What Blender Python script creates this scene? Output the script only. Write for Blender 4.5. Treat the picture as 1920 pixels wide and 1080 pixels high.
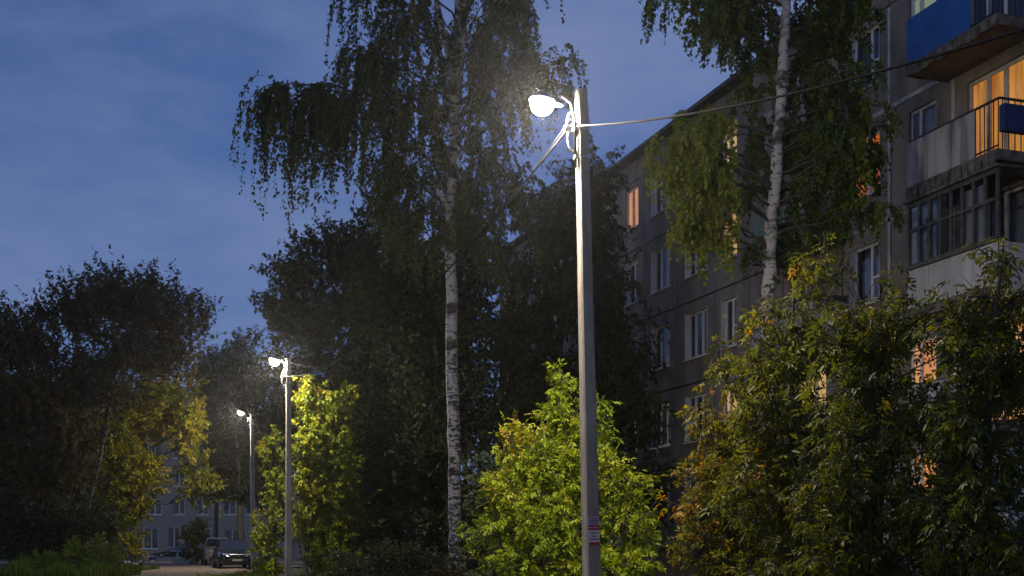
import bpy, math, random
import numpy as np
from mathutils import Vector

scene = bpy.context.scene
for o in list(bpy.data.objects):
    bpy.data.objects.remove(o, do_unlink=True)
col = scene.collection

# ------------------------------------------------------------------ camera
EYE, FPX, CX, HY = 1.65, 2200.0, 960.0, 1010.0      # eye height, focal length and horizon in photo pixels
cam_d = bpy.data.cameras.new('camera')
cam = bpy.data.objects.new('camera', cam_d)
col.objects.link(cam)
cam.location = (0, 0, EYE)
cam.rotation_euler = (math.radians(90), 0, 0)
cam_d.sensor_width = 36.0
cam_d.lens = 36.0 * FPX / 1920.0
cam_d.shift_y = (HY - 540.0) / 1920.0
cam_d.clip_start = 0.1
cam_d.clip_end = 4000
scene.camera = cam

# ------------------------------------------------------------------ sky and light
SUN_EL, SUN_ROT = math.radians(5.0), math.radians(228)
world = bpy.data.worlds.new('World')
scene.world = world
world.use_nodes = True
wn, wl = world.node_tree.nodes, world.node_tree.links
wn.clear()
w_out = wn.new('ShaderNodeOutputWorld')
w_bg = wn.new('ShaderNodeBackground')
sky = wn.new('ShaderNodeTexSky')
sky.sky_type = 'NISHITA'
sky.sun_disc = False
sky.sun_elevation = SUN_EL
sky.sun_rotation = SUN_ROT
sky.altitude = 100
sky.air_density = 1.0
sky.dust_density = 0.5
sky.ozone_density = 3.0
w_tc = wn.new('ShaderNodeTexCoord')
w_map = wn.new('ShaderNodeMapping')
w_map.inputs['Scale'].default_value = (1.0, 1.0, 2.6)
w_map.inputs['Location'].default_value = (0.35, 0.1, 0.2)
w_noise = wn.new('ShaderNodeTexNoise')
w_noise.inputs['Scale'].default_value = 2.1
w_noise.inputs['Detail'].default_value = 5
w_noise.inputs['Roughness'].default_value = 0.58
w_ramp = wn.new('ShaderNodeValToRGB')
w_ramp.color_ramp.elements[0].position = 0.36
w_ramp.color_ramp.elements[1].position = 0.66
w_tint = wn.new('ShaderNodeMix'); w_tint.data_type = 'RGBA'; w_tint.blend_type = 'MULTIPLY'
w_tint.inputs[0].default_value = 1.0
w_tint.inputs[7].default_value = (0.62, 1.0, 1.95, 1)
w_mix = wn.new('ShaderNodeMix'); w_mix.data_type = 'RGBA'
w_mul = wn.new('ShaderNodeMath'); w_mul.operation = 'MULTIPLY'; w_mul.inputs[1].default_value = 1.0
SKY_STRENGTH = 0.079
w_bg.inputs['Strength'].default_value = SKY_STRENGTH
wl.new(w_tc.outputs['Generated'], w_map.inputs['Vector'])
wl.new(w_map.outputs['Vector'], w_noise.inputs['Vector'])
wl.new(w_noise.outputs['Fac'], w_ramp.inputs['Fac'])
wl.new(w_ramp.outputs['Color'], w_mul.inputs[0])
wl.new(sky.outputs['Color'], w_tint.inputs[6])
wl.new(w_tint.outputs[2], w_mix.inputs[6])
w_mix.inputs[7].default_value = (1.86, 2.68, 5.15, 1)       # thin evening cloud
wl.new(w_mul.outputs[0], w_mix.inputs[0])
wl.new(w_mix.outputs[2], w_bg.inputs['Color'])
wl.new(w_bg.outputs['Background'], w_out.inputs['Surface'])

warm_fill_d = bpy.data.lights.new('warm_fill', 'SUN')  # warm fill lamp added after sunset to lift the facade and trees
warm_fill_d.energy = 0.22
warm_fill_d.angle = math.radians(40)
warm_fill_d.color = (1.0, 0.78, 0.50)
warm_fill = bpy.data.objects.new('warm_fill', warm_fill_d)
col.objects.link(warm_fill)
warm_fill.rotation_euler = (math.radians(90) - SUN_EL, 0, math.radians(180) - SUN_ROT)

scene.view_settings.view_transform = 'Standard'
scene.view_settings.look = 'None'
scene.view_settings.exposure = 0.0
scene.view_settings.gamma = 1.0
scene.view_settings.use_curve_mapping = False
scene.cycles.use_denoising = True
scene.cycles.max_bounces = 5
scene.cycles.diffuse_bounces = 2
scene.cycles.glossy_bounces = 3
scene.cycles.transmission_bounces = 3
scene.cycles.transparent_max_bounces = 8
scene.cycles.sample_clamp_indirect = 3.0
scene.cycles.volume_bounces = 0
scene.cycles.caustics_reflective = False
scene.cycles.caustics_refractive = False

LAMP_RADIANCE = 2900.0
GLOW_HAZE_DENSITY = 0.00032
LAMP_COLOR = (1.0, 0.86, 0.70, 1)

# ------------------------------------------------------------------ helpers
def W(px, py, Y):
    """Point at distance Y that the survey of the photograph puts at that pixel."""
    return ((px - CX) / FPX * Y, Y, EYE + (HY - py) / FPX * Y)

def S(Y):
    return FPX / Y

def empty(name, loc=(0, 0, 0), rz=0.0, lean=0.0):
    o = bpy.data.objects.new(name, None)
    o.empty_display_size = 0.2
    col.objects.link(o)
    o.location = loc
    o.rotation_euler = (0, lean, rz)
    return o

def tag(o, label=None, cat=None, group=None, kind=None):
    if label: o['label'] = label
    if cat: o['category'] = cat
    if group: o['group'] = group
    if kind: o['kind'] = kind
    return o

def link(name, me, mat=None, parent=None):
    o = bpy.data.objects.new(name, me)
    col.objects.link(o)
    if mat is not None and not me.materials:
        me.materials.append(mat)
    o.parent = parent
    return o

class MB:
    def __init__(self):
        self.v, self.f = [], []
    def box(self, x0, x1, y0, y1, z0, z1):
        b = len(self.v)
        self.v += [(x0, y0, z0), (x1, y0, z0), (x1, y1, z0), (x0, y1, z0),
                   (x0, y0, z1), (x1, y0, z1), (x1, y1, z1), (x0, y1, z1)]
        self.f += [tuple(b + i for i in q) for q in
                   ((0, 3, 2, 1), (4, 5, 6, 7), (0, 1, 5, 4), (1, 2, 6, 5), (2, 3, 7, 6), (3, 0, 4, 7))]
        return self
    def poly(self, pts):
        b = len(self.v)
        self.v += [tuple(p) for p in pts]
        self.f.append(tuple(range(b, b + len(pts))))
        return self
    def slab(self, quad, off):
        """Quad given thickness along the vector off."""
        b = len(self.v)
        q = [Vector(p) for p in quad]
        off = Vector(off)
        self.v += [tuple(p) for p in q] + [tuple(p + off) for p in q]
        n = len(q)
        self.f.append(tuple(range(b, b + n)))
        self.f.append(tuple(range(b + 2 * n - 1, b + n - 1, -1)))
        for i in range(n):
            j = (i + 1) % n
            self.f.append((b + j, b + i, b + n + i, b + n + j))
        return self
    def tube(self, pts, radii, n=6, cap=True):
        pts = [Vector(p) for p in pts]
        b = len(self.v)
        ref = None
        for i, p in enumerate(pts):
            d = (pts[min(i + 1, len(pts) - 1)] - pts[max(i - 1, 0)]).normalized()
            if ref is None:
                ref = d.orthogonal().normalized()
            ref = (ref - d * ref.dot(d))
            ref = ref.normalized() if ref.length > 1e-6 else d.orthogonal().normalized()
            s = d.cross(ref)
            r = radii[i] if isinstance(radii, (list, tuple)) else radii
            for k in range(n):
                a = 2 * math.pi * k / n
                self.v.append(tuple(p + (ref * math.cos(a) + s * math.sin(a)) * r))
        for i in range(len(pts) - 1):
            for k in range(n):
                k2 = (k + 1) % n
                self.f.append((b + i * n + k, b + i * n + k2, b + (i + 1) * n + k2, b + (i + 1) * n + k))
        if cap:
            self.f.append(tuple(b + k for k in reversed(range(n))))
            e = b + (len(pts) - 1) * n
            self.f.append(tuple(e + k for k in range(n)))
        return self
    def loft(self, rings):
        b = len(self.v)
        n = len(rings[0])
        for r in rings:
            self.v += [tuple(p) for p in r]
        for i in range(len(rings) - 1):
            for k in range(n):
                k2 = (k + 1) % n
                self.f.append((b + i * n + k, b + i * n + k2, b + (i + 1) * n + k2, b + (i + 1) * n + k))
        self.f.append(tuple(b + k for k in reversed(range(n))))
        e = b + (len(rings) - 1) * n
        self.f.append(tuple(e + k for k in range(n)))
        return self
    def mesh(self, name, mat, smooth=False):
        me = bpy.data.meshes.new(name)
        me.from_pydata(self.v, [], self.f)
        if smooth:
            me.shade_smooth()
        me.materials.append(mat)
        return me
    def build(self, name, mat, parent=None, smooth=False):
        return link(name, self.mesh(name, mat, smooth), None, parent)

# ------------------------------------------------------------------ materials
def new_mat(name):
    m = bpy.data.materials.new(name)
    m.use_nodes = True
    nt = m.node_tree
    return m, nt, nt.nodes['Principled BSDF']

def ramp(nt, stops, interp='LINEAR'):
    r = nt.nodes.new('ShaderNodeValToRGB')
    r.color_ramp.interpolation = interp
    els = r.color_ramp.elements
    while len(els) < len(stops):
        els.new(0.5)
    for e, (p, c) in zip(els, stops):
        e.position = p
        e.color = (*c, 1)
    return r

def noisy(name, c1, c2, scale=4.0, rough=0.8, detail=6, bump=0.0, bscale=40.0, spec=0.3, metal=0.0,
          stretch=None, c3=None, lo=0.35, hi=0.65):
    m, nt, bs = new_mat(name)
    tc = nt.nodes.new('ShaderNodeTexCoord')
    mp = nt.nodes.new('ShaderNodeMapping')
    if stretch: mp.inputs['Scale'].default_value = stretch
    no = nt.nodes.new('ShaderNodeTexNoise')
    no.inputs['Scale'].default_value = scale
    no.inputs['Detail'].default_value = detail
    nt.links.new(tc.outputs['Object'], mp.inputs['Vector'])
    nt.links.new(mp.outputs['Vector'], no.inputs['Vector'])
    r = ramp(nt, [(lo, c1), (hi, c2)] + ([(0.8, c3)] if c3 else []))
    nt.links.new(no.outputs['Fac'], r.inputs['Fac'])
    nt.links.new(r.outputs['Color'], bs.inputs['Base Color'])
    bs.inputs['Roughness'].default_value = rough
    bs.inputs['Metallic'].default_value = metal
    bs.inputs['Specular IOR Level'].default_value = spec
    if bump:
        n2 = nt.nodes.new('ShaderNodeTexNoise')
        n2.inputs['Scale'].default_value = bscale
        n2.inputs['Detail'].default_value = 4
        nt.links.new(tc.outputs['Object'], n2.inputs['Vector'])
        b = nt.nodes.new('ShaderNodeBump')
        b.inputs['Strength'].default_value = bump
        b.inputs['Distance'].default_value = 0.02
        nt.links.new(n2.outputs['Fac'], b.inputs['Height'])
        nt.links.new(b.outputs['Normal'], bs.inputs['Normal'])
    return m

def leaf_mat(name, stops, trans=0.38, rough=0.5):
    m, nt, bs = new_mat(name)
    at = nt.nodes.new('ShaderNodeAttribute')
    at.attribute_name = 'tint'
    r = ramp(nt, stops)
    nt.links.new(at.outputs['Fac'], r.inputs['Fac'])
    nt.links.new(r.outputs['Color'], bs.inputs['Base Color'])
    bs.inputs['Roughness'].default_value = rough
    bs.inputs['Specular IOR Level'].default_value = 0.18
    tr = nt.nodes.new('ShaderNodeBsdfTranslucent')
    hs = nt.nodes.new('ShaderNodeHueSaturation')
    hs.inputs['Saturation'].default_value = 1.1
    hs.inputs['Value'].default_value = 1.25
    nt.links.new(r.outputs['Color'], hs.inputs['Color'])
    nt.links.new(hs.outputs['Color'], tr.inputs['Color'])
    mx = nt.nodes.new('ShaderNodeMixShader')
    mx.inputs[0].default_value = trans
    out = nt.nodes['Material Output']
    nt.links.new(bs.outputs[0], mx.inputs[1])
    nt.links.new(tr.outputs[0], mx.inputs[2])
    nt.links.new(mx.outputs[0], out.inputs['Surface'])
    return m

def emit_mat(name, color, strength, fold=None):
    m, nt, bs = new_mat(name)
    bs.inputs['Base Color'].default_value = (*[c * 0.5 for c in color[:3]], 1)
    bs.inputs['Emission Strength'].default_value = strength
    if fold:
        tc = nt.nodes.new('ShaderNodeTexCoord')
        mp = nt.nodes.new('ShaderNodeMapping')
        mp.inputs['Scale'].default_value = (5.5, 5.5, 0.5)
        no = nt.nodes.new('ShaderNodeTexNoise')
        no.inputs['Scale'].default_value = 1.6
        no.inputs['Detail'].default_value = 3
        nt.links.new(tc.outputs['Object'], mp.inputs['Vector'])
        nt.links.new(mp.outputs['Vector'], no.inputs['Vector'])
        r = ramp(nt, [(0.3, fold), (0.7, color[:3])])
        nt.links.new(no.outputs['Fac'], r.inputs['Fac'])
        nt.links.new(r.outputs['Color'], bs.inputs['Emission Color'])
    else:
        bs.inputs['Emission Color'].default_value = (*color[:3], 1)
    return m

def glass_mat(name, tint=(0.84, 0.87, 0.90)):
    m = bpy.data.materials.new(name)
    m.use_nodes = True
    nt = m.node_tree
    nt.nodes.clear()
    out = nt.nodes.new('ShaderNodeOutputMaterial')
    tr = nt.nodes.new('ShaderNodeBsdfTransparent'); tr.inputs[0].default_value = (*tint, 1)
    gl = nt.nodes.new('ShaderNodeBsdfGlossy'); gl.inputs['Roughness'].default_value = 0.03
    lw = nt.nodes.new('ShaderNodeLayerWeight'); lw.inputs['Blend'].default_value = 0.5
    pw = nt.nodes.new('ShaderNodeMath'); pw.operation = 'POWER'; pw.inputs[1].default_value = 4.0
    mx = nt.nodes.new('ShaderNodeMixShader')
    mp = nt.nodes.new('ShaderNodeMapRange')
    mp.inputs['To Min'].default_value = 0.05
    mp.inputs['To Max'].default_value = 0.9
    nt.links.new(lw.outputs['Facing'], pw.inputs[0])
    nt.links.new(pw.outputs[0], mp.inputs['Value'])
    nt.links.new(mp.outputs[0], mx.inputs[0])
    nt.links.new(tr.outputs[0], mx.inputs[1])
    nt.links.new(gl.outputs[0], mx.inputs[2])
    nt.links.new(mx.outputs[0], out.inputs['Surface'])
    return m

def paint_mat(name, color, metal=0.3, rough=0.25):
    m, nt, bs = new_mat(name)
    bs.inputs['Base Color'].default_value = (*color, 1)
    bs.inputs['Metallic'].default_value = metal
    bs.inputs['Roughness'].default_value = rough
    bs.inputs['Coat Weight'].default_value = 0.6
    bs.inputs['Coat Roughness'].default_value = 0.06
    return m

def birch_mat():
    m, nt, bs = new_mat('birch_bark')
    tc = nt.nodes.new('ShaderNodeTexCoord')
    mp = nt.nodes.new('ShaderNodeMapping'); mp.inputs['Scale'].default_value = (5.0, 5.0, 12.0)
    n1 = nt.nodes.new('ShaderNodeTexNoise'); n1.inputs['Scale'].default_value = 1.0; n1.inputs['Detail'].default_value = 6; n1.inputs['Distortion'].default_value = 1.2
    n2 = nt.nodes.new('ShaderNodeTexNoise'); n2.inputs['Scale'].default_value = 1.1; n2.inputs['Detail'].default_value = 3
    mp2 = nt.nodes.new('ShaderNodeMapping'); mp2.inputs['Scale'].default_value = (1.6, 1.6, 2.2)
    nt.links.new(tc.outputs['Object'], mp.inputs['Vector'])
    nt.links.new(tc.outputs['Object'], mp2.inputs['Vector'])
    nt.links.new(mp.outputs['Vector'], n1.inputs['Vector'])
    nt.links.new(mp2.outputs['Vector'], n2.inputs['Vector'])
    # dark rough bark rises from the foot, white bark above
    sx = nt.nodes.new('ShaderNodeSeparateXYZ')
    nt.links.new(tc.outputs['Object'], sx.inputs[0])
    mr = nt.nodes.new('ShaderNodeMapRange')
    mr.inputs['From Min'].default_value = 0.5; mr.inputs['From Max'].default_value = 8.0
    mr.inputs['To Min'].default_value = 0.06; mr.inputs['To Max'].default_value = -0.05
    nt.links.new(sx.outputs['Z'], mr.inputs['Value'])
    ad = nt.nodes.new('ShaderNodeMath'); ad.operation = 'ADD'
    nt.links.new(n1.outputs['Fac'], ad.inputs[0]); nt.links.new(mr.outputs[0], ad.inputs[1])
    r1 = ramp(nt, [(0.50, (0.42, 0.39, 0.35)), (0.56, (0.045, 0.036, 0.03))])
    nt.links.new(ad.outputs[0], r1.inputs['Fac'])
    r2 = ramp(nt, [(0.53, (1, 1, 1)), (0.62, (0.14, 0.115, 0.10))])
    nt.links.new(n2.outputs['Fac'], r2.inputs['Fac'])
    mu = nt.nodes.new('ShaderNodeMix'); mu.data_type = 'RGBA'; mu.blend_type = 'MULTIPLY'; mu.inputs[0].default_value = 1
    nt.links.new(r1.outputs['Color'], mu.inputs[6]); nt.links.new(r2.outputs['Color'], mu.inputs[7])
    nt.links.new(mu.outputs[2], bs.inputs['Base Color'])
    bs.inputs['Roughness'].default_value = 0.75
    b = nt.nodes.new('ShaderNodeBump'); b.inputs['Strength'].default_value = 0.5; b.inputs['Distance'].default_value = 0.02
    b.invert = True
    nt.links.new(n1.outputs['Fac'], b.inputs['Height']); nt.links.new(b.outputs['Normal'], bs.inputs['Normal'])
    return m

M = {}
M['concrete_pole'] = noisy('concrete_pole', (0.19, 0.172, 0.145), (0.36, 0.327, 0.28), 7, 0.9, detail=10, bump=0.9, bscale=60, stretch=(1, 1, 0.22), lo=0.28, hi=0.62)
M['panel'] = noisy('panel_render', (0.125, 0.108, 0.088), (0.285, 0.25, 0.21), 1.0, 0.95, detail=10, bump=0.7, bscale=45, stretch=(1.3, 1.3, 0.55), lo=0.3, hi=0.68)
M['panel_far'] = noisy('panel_render_grey', (0.125, 0.112, 0.098), (0.27, 0.24, 0.21), 1.0, 0.95, detail=10, bump=0.7, bscale=45, stretch=(1.3, 1.3, 0.55), lo=0.3, hi=0.68)
M['joint'] = noisy('joint_gap', (0.02, 0.019, 0.018), (0.035, 0.033, 0.031), 3)
M['seal'] = noisy('white_sealant', (0.30, 0.29, 0.27), (0.50, 0.48, 0.45), 5, 0.8, stretch=(1, 1, 1))
M['roof'] = noisy('roof_felt', (0.04, 0.04, 0.042), (0.07, 0.07, 0.072), 3)
M['white_frame'] = noisy('white_plastic', (0.60, 0.60, 0.60), (0.74, 0.74, 0.73), 3, 0.4)
M['old_frame'] = noisy('old_white_paint', (0.38, 0.36, 0.33), (0.60, 0.58, 0.54), 8, 0.6)
M['dark_frame'] = noisy('dark_old_frame', (0.045, 0.05, 0.05), (0.09, 0.095, 0.09), 8, 0.6)
M['reveal'] = noisy('white_reveal', (0.50, 0.51, 0.53), (0.66, 0.67, 0.69), 2, 0.8)
M['glass'] = glass_mat('window_glass')
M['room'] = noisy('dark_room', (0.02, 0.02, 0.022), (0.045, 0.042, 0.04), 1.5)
M['net'] = noisy('pale_net_curtain', (0.28, 0.28, 0.32), (0.42, 0.41, 0.45), 1.5, 0.9, stretch=(8, 8, 0.5))
M['pink_curtain'] = noisy('pink_curtain', (0.30, 0.22, 0.20), (0.42, 0.32, 0.29), 1.5, 0.9, stretch=(8, 8, 0.5))
M['lit_orange'] = emit_mat('lit_orange_curtain', (1.0, 0.42, 0.085), 0.8, (0.42, 0.13, 0.02))
M['lit_amber'] = emit_mat('lit_amber_curtain', (1.0, 0.47, 0.14), 0.95, (0.85, 0.27, 0.06))
M['lit_red'] = emit_mat('lit_red_curtain', (0.95, 0.24, 0.05), 0.8, (0.6, 0.11, 0.02))
M['lit_yellow'] = emit_mat('lit_yellow_curtain', (1.0, 0.62, 0.20), 0.9, (0.7, 0.40, 0.12))
M['lit_green'] = emit_mat('lit_pale_curtain', (0.46, 0.52, 0.30), 0.62, (0.35, 0.4, 0.24))
M['blue_sheet'] = noisy('blue_sheet', (0.010, 0.075, 0.30), (0.016, 0.10, 0.38), 2, 0.45)
M['grey_sheet'] = noisy('stained_fibre_cement', (0.10, 0.10, 0.10), (0.36, 0.36, 0.37), 1.6, 0.9, stretch=(2.6, 2.6, 0.35), lo=0.3, hi=0.6)
M['pale_sheet'] = noisy('pale_balcony_board', (0.34, 0.34, 0.36), (0.46, 0.46, 0.48), 1.6, 0.9, stretch=(3, 3, 0.4))
M['green_slat'] = noisy('green_slat', (0.10, 0.155, 0.13), (0.14, 0.20, 0.165), 3, 0.7)
M['slab'] = noisy('balcony_slab', (0.085, 0.072, 0.06), (0.14, 0.12, 0.10), 2, 0.9)
M['slab_edge'] = noisy('dark_slab_edge', (0.05, 0.045, 0.04), (0.16, 0.15, 0.14), 5, 0.9)
M['iron'] = noisy('dark_iron', (0.03, 0.028, 0.028), (0.06, 0.055, 0.05), 12, 0.6, metal=0.4)
M['cloth'] = noisy('pale_laundry', (0.5, 0.5, 0.55), (0.62, 0.62, 0.66), 3, 0.9)
M['blue_box'] = noisy('navy_box', (0.02, 0.03, 0.10), (0.03, 0.045, 0.15), 3, 0.5)
M['galv'] = noisy('galvanised_steel', (0.33, 0.33, 0.33), (0.48, 0.48, 0.47), 10, 0.45, metal=0.5)
M['housing'] = noisy('lamp_housing', (0.10, 0.105, 0.11), (0.14, 0.145, 0.15), 10, 0.5, metal=0.2)
M['cable'] = noisy('grey_cable', (0.02, 0.02, 0.02), (0.03, 0.03, 0.03), 20, 0.9, spec=0.05)
M['lamplit_cable'] = noisy('lit_loop_cable', (0.50, 0.49, 0.47), (0.62, 0.60, 0.58), 20, 0.5)  # lamplight on the slack loops painted in as a paler cable
M['lens'] = emit_mat('lamp_lens', LAMP_COLOR, LAMP_RADIANCE)
M['birch'] = birch_mat()
M['bark'] = noisy('grey_brown_bark', (0.05, 0.042, 0.034), (0.11, 0.095, 0.078), 9, 0.9, bump=0.8, bscale=25, stretch=(1, 1, 0.3))
M['twig'] = noisy('brown_twig', (0.045, 0.036, 0.028), (0.075, 0.06, 0.048), 9, 0.9)
M['brick'] = None
M['dirt'] = noisy('dirt_road', (0.16, 0.115, 0.085), (0.27, 0.205, 0.155), 1.4, 0.95, detail=10, bump=0.7, bscale=9)
M['ground'] = noisy('soil_and_turf', (0.035, 0.045, 0.018), (0.09, 0.075, 0.045), 0.6, 0.95, detail=9, bump=0.8, bscale=6)
M['kerb'] = noisy('kerb_concrete', (0.26, 0.24, 0.22), (0.38, 0.36, 0.33), 3, 0.9)
M['ramp'] = noisy('dark_green_board', (0.05, 0.065, 0.055), (0.085, 0.10, 0.085), 2, 0.85)
M['rail_grey'] = noisy('grey_coping', (0.26, 0.27, 0.27), (0.36, 0.37, 0.37), 2, 0.8)
M['tyre'] = noisy('tyre_rubber', (0.012, 0.012, 0.012), (0.025, 0.025, 0.025), 9, 0.8)
M['rim'] = paint_mat('wheel_rim', (0.35, 0.35, 0.36), 0.9, 0.35)
M['chrome'] = paint_mat('chrome_trim', (0.7, 0.7, 0.7), 1.0, 0.15)
M['black_trim'] = noisy('black_trim', (0.012, 0.012, 0.013), (0.02, 0.02, 0.02), 9, 0.5)
M['plate'] = noisy('number_plate', (0.62, 0.60, 0.55), (0.70, 0.68, 0.63), 4, 0.4)
M['headlight'] = paint_mat('headlight_glass', (0.62, 0.64, 0.66), 0.6, 0.08)
M['car_glass'] = paint_mat('car_glass', (0.012, 0.018, 0.03), 0.0, 0.05)
M['paper_lilac'] = noisy('lilac_paper', (0.40, 0.30, 0.40), (0.50, 0.38, 0.47), 8, 0.8)
M['paper_white'] = noisy('white_paper', (0.60, 0.55, 0.58), (0.70, 0.64, 0.66), 8, 0.8)
M['paper_red'] = noisy('crimson_print', (0.34, 0.03, 0.06), (0.42, 0.045, 0.08), 8, 0.8)
M['ink'] = noisy('dark_ink', (0.07, 0.03, 0.09), (0.11, 0.05, 0.12), 8, 0.8)

def brick_mat():
    m, nt, bs = new_mat('grey_brick')
    tc = nt.nodes.new('ShaderNodeTexCoord')
    mp = nt.nodes.new('ShaderNodeMapping'); mp.inputs['Rotation'].default_value = (math.radians(90), 0, 0)
    br = nt.nodes.new('ShaderNodeTexBrick')
    br.inputs['Scale'].default_value = 1.0
    br.inputs['Brick Width'].default_value = 0.5
    br.inputs['Row Height'].default_value = 0.16
    br.inputs['Mortar Size'].default_value = 0.02
    br.inputs['Color1'].default_value = (0.30, 0.265, 0.225, 1)
    br.inputs['Color2'].default_value = (0.40, 0.355, 0.30, 1)
    br.inputs['Mortar'].default_value = (0.20, 0.19, 0.19, 1)
    nt.links.new(tc.outputs['Object'], mp.inputs['Vector'])
    nt.links.new(mp.outputs['Vector'], br.inputs['Vector'])
    nt.links.new(br.outputs['Color'], bs.inputs['Base Color'])
    bs.inputs['Roughness'].default_value = 0.9
    return m
M['brick'] = brick_mat()

G_DARK, G_MID, G_LIT = (0.020, 0.034, 0.014), (0.040, 0.062, 0.018), (0.07, 0.095, 0.02)
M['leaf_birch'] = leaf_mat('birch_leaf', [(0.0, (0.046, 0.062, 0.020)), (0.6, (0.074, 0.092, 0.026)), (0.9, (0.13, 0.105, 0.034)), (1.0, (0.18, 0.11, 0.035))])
M['leaf_birch_part_lit'] = leaf_mat('part_lit_birch_leaf', [(0.0, (0.060, 0.085, 0.018)), (0.35, (0.075, 0.11, 0.02)), (0.6, (0.15, 0.205, 0.020)), (1.0, (0.22, 0.22, 0.03))])  # upper stops put the lamplight on the left limb into leaf colour
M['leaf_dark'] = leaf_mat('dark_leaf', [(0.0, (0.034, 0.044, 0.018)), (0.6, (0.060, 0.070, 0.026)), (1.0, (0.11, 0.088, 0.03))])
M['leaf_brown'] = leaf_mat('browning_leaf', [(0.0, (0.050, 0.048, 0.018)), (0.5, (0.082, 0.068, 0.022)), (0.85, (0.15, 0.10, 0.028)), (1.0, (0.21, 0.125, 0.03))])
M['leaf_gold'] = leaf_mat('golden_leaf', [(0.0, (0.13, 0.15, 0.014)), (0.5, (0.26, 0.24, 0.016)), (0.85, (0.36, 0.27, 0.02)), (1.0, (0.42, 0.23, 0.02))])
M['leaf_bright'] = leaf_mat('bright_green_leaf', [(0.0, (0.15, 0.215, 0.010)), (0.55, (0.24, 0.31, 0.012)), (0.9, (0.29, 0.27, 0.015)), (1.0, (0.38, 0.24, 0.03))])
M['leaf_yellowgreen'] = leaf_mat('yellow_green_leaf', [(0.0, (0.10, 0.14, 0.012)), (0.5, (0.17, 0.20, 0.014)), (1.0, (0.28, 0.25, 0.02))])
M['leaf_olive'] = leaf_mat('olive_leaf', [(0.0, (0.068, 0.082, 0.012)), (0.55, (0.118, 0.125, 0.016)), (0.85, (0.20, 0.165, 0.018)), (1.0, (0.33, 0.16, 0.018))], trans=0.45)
M['leaf_lilac'] = leaf_mat('greyish_leaf', [(0.0, (0.055, 0.08, 0.04)), (1.0, (0.10, 0.125, 0.055))])
M['grass'] = leaf_mat('weed_blades', [(0.0, (0.08, 0.14, 0.018)), (0.7, (0.13, 0.18, 0.024)), (1.0, (0.22, 0.19, 0.05))])

# ------------------------------------------------------------------ ground
def build_ground():
    xs = np.linspace(-160, 160, 81)
    ys = np.concatenate([np.linspace(-40, 40, 21), np.linspace(42, 130, 60), np.linspace(140, 1500, 20)])
    X, Y = np.meshgrid(xs, ys)
    rng = np.random.default_rng(3)
    Z = -0.55 * np.clip((Y - 79) / 6, 0, 1) + rng.normal(0, 0.012, X.shape) - 0.02
    v = np.stack([X, Y, Z], -1).reshape(-1, 3)
    nx = len(xs)
    f = [(j * nx + i, j * nx + i + 1, (j + 1) * nx + i + 1, (j + 1) * nx + i) for j in range(len(ys) - 1) for i in range(nx - 1)]
    me = bpy.data.meshes.new('ground')
    me.from_pydata(v.tolist(), [], f)
    me.shade_smooth()
    tag(link('ground', me, M['ground']), kind='structure')
build_ground()

def build_road():
    # dirt drive running along the lamp posts, opening into a yard at its end
    mb = MB()
    rows = []
    ys = [-30, 0, 20, 36, 46, 52, 56, 60, 64, 68, 72, 75, 77.6]
    rng = random.Random(5)
    for Y in ys:
        cxr = 0.4 - 0.335 * (Y - 14) - 3.2
        l, r = cxr - 3.0, cxr + 2.3
        if Y > 55: l -= 1.0; r += 2.6
        if Y > 66: l -= 4; r += 4
        n = 12
        rows.append([(l + (r - l) * i / n + rng.uniform(-.1, .1), Y, 0.034 + rng.uniform(-.012, .018)) for i in range(n + 1)])
    for r in rows: mb.v += r
    n = 13
    for j in range(len(rows) - 1):
        for i in range(n - 1):
            mb.f.append((j * n + i, j * n + i + 1, (j + 1) * n + i + 1, (j + 1) * n + i))
    tag(mb.build('dirt_road', M['dirt'], None, True), kind='structure')
    k = MB().box(-42, -13, 77.7, 77.95, -0.1, 0.15)
    tag(k.build('kerb', M['kerb']), kind='structure')
    k = MB().box(-36, -22.6, 53.6, 53.85, -0.1, 0.13)
    tag(k.build('kerb', M['kerb']), kind='structure')
    k = MB().box(-36, -22.6, 53.87, 56.5, -0.1, 0.05)
    tag(k.build('footpath', M['kerb']), kind='structure')
build_road()

# ------------------------------------------------------------------ panel apartment block
KX = 0.336
DX, DY = -KX / math.hypot(1, KX), 1 / math.hypot(1, KX)
ROT = math.atan2(DY, DX)
P0Y = 24.2
P0X = 18.72 - KX * P0Y
block = empty('apartment_block', (P0X, P0Y, 0), ROT)
tag(block, 'five storey concrete panel apartment block with balconies and lit windows behind the trees', 'apartment block')
FL = [1.3, 4.0, 6.7, 9.4, 12.1]
TOP = 14.6
bounds = [-4.2, -1.0, 2.2, 4.5, 6.45, 9.3, 11.2, 13.3, 15.9, 18.5, 20.8, 23.3, 25.9, 28.5, 31.1, 33.1, 35.2]
rng0 = random.Random(11)

def curtain(s0, s1, z0, z1, y, mat, parent, name='curtain'):
    mb = MB()
    n = max(10, int((s1 - s0) * 22))
    for i in range(n + 1):
        s = s0 + (s1 - s0) * i / n
        dy = 0.025 * math.sin(s * 34) + 0.012 * math.sin(s * 61 + 1)
        mb.v += [(s, y + dy, z0), (s, y + dy * .7, z1)]
    for i in range(n):
        mb.f.append((2 * i, 2 * i + 2, 2 * i + 3, 2 * i + 1))
    return mb.build(name, mat, parent, True)

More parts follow.
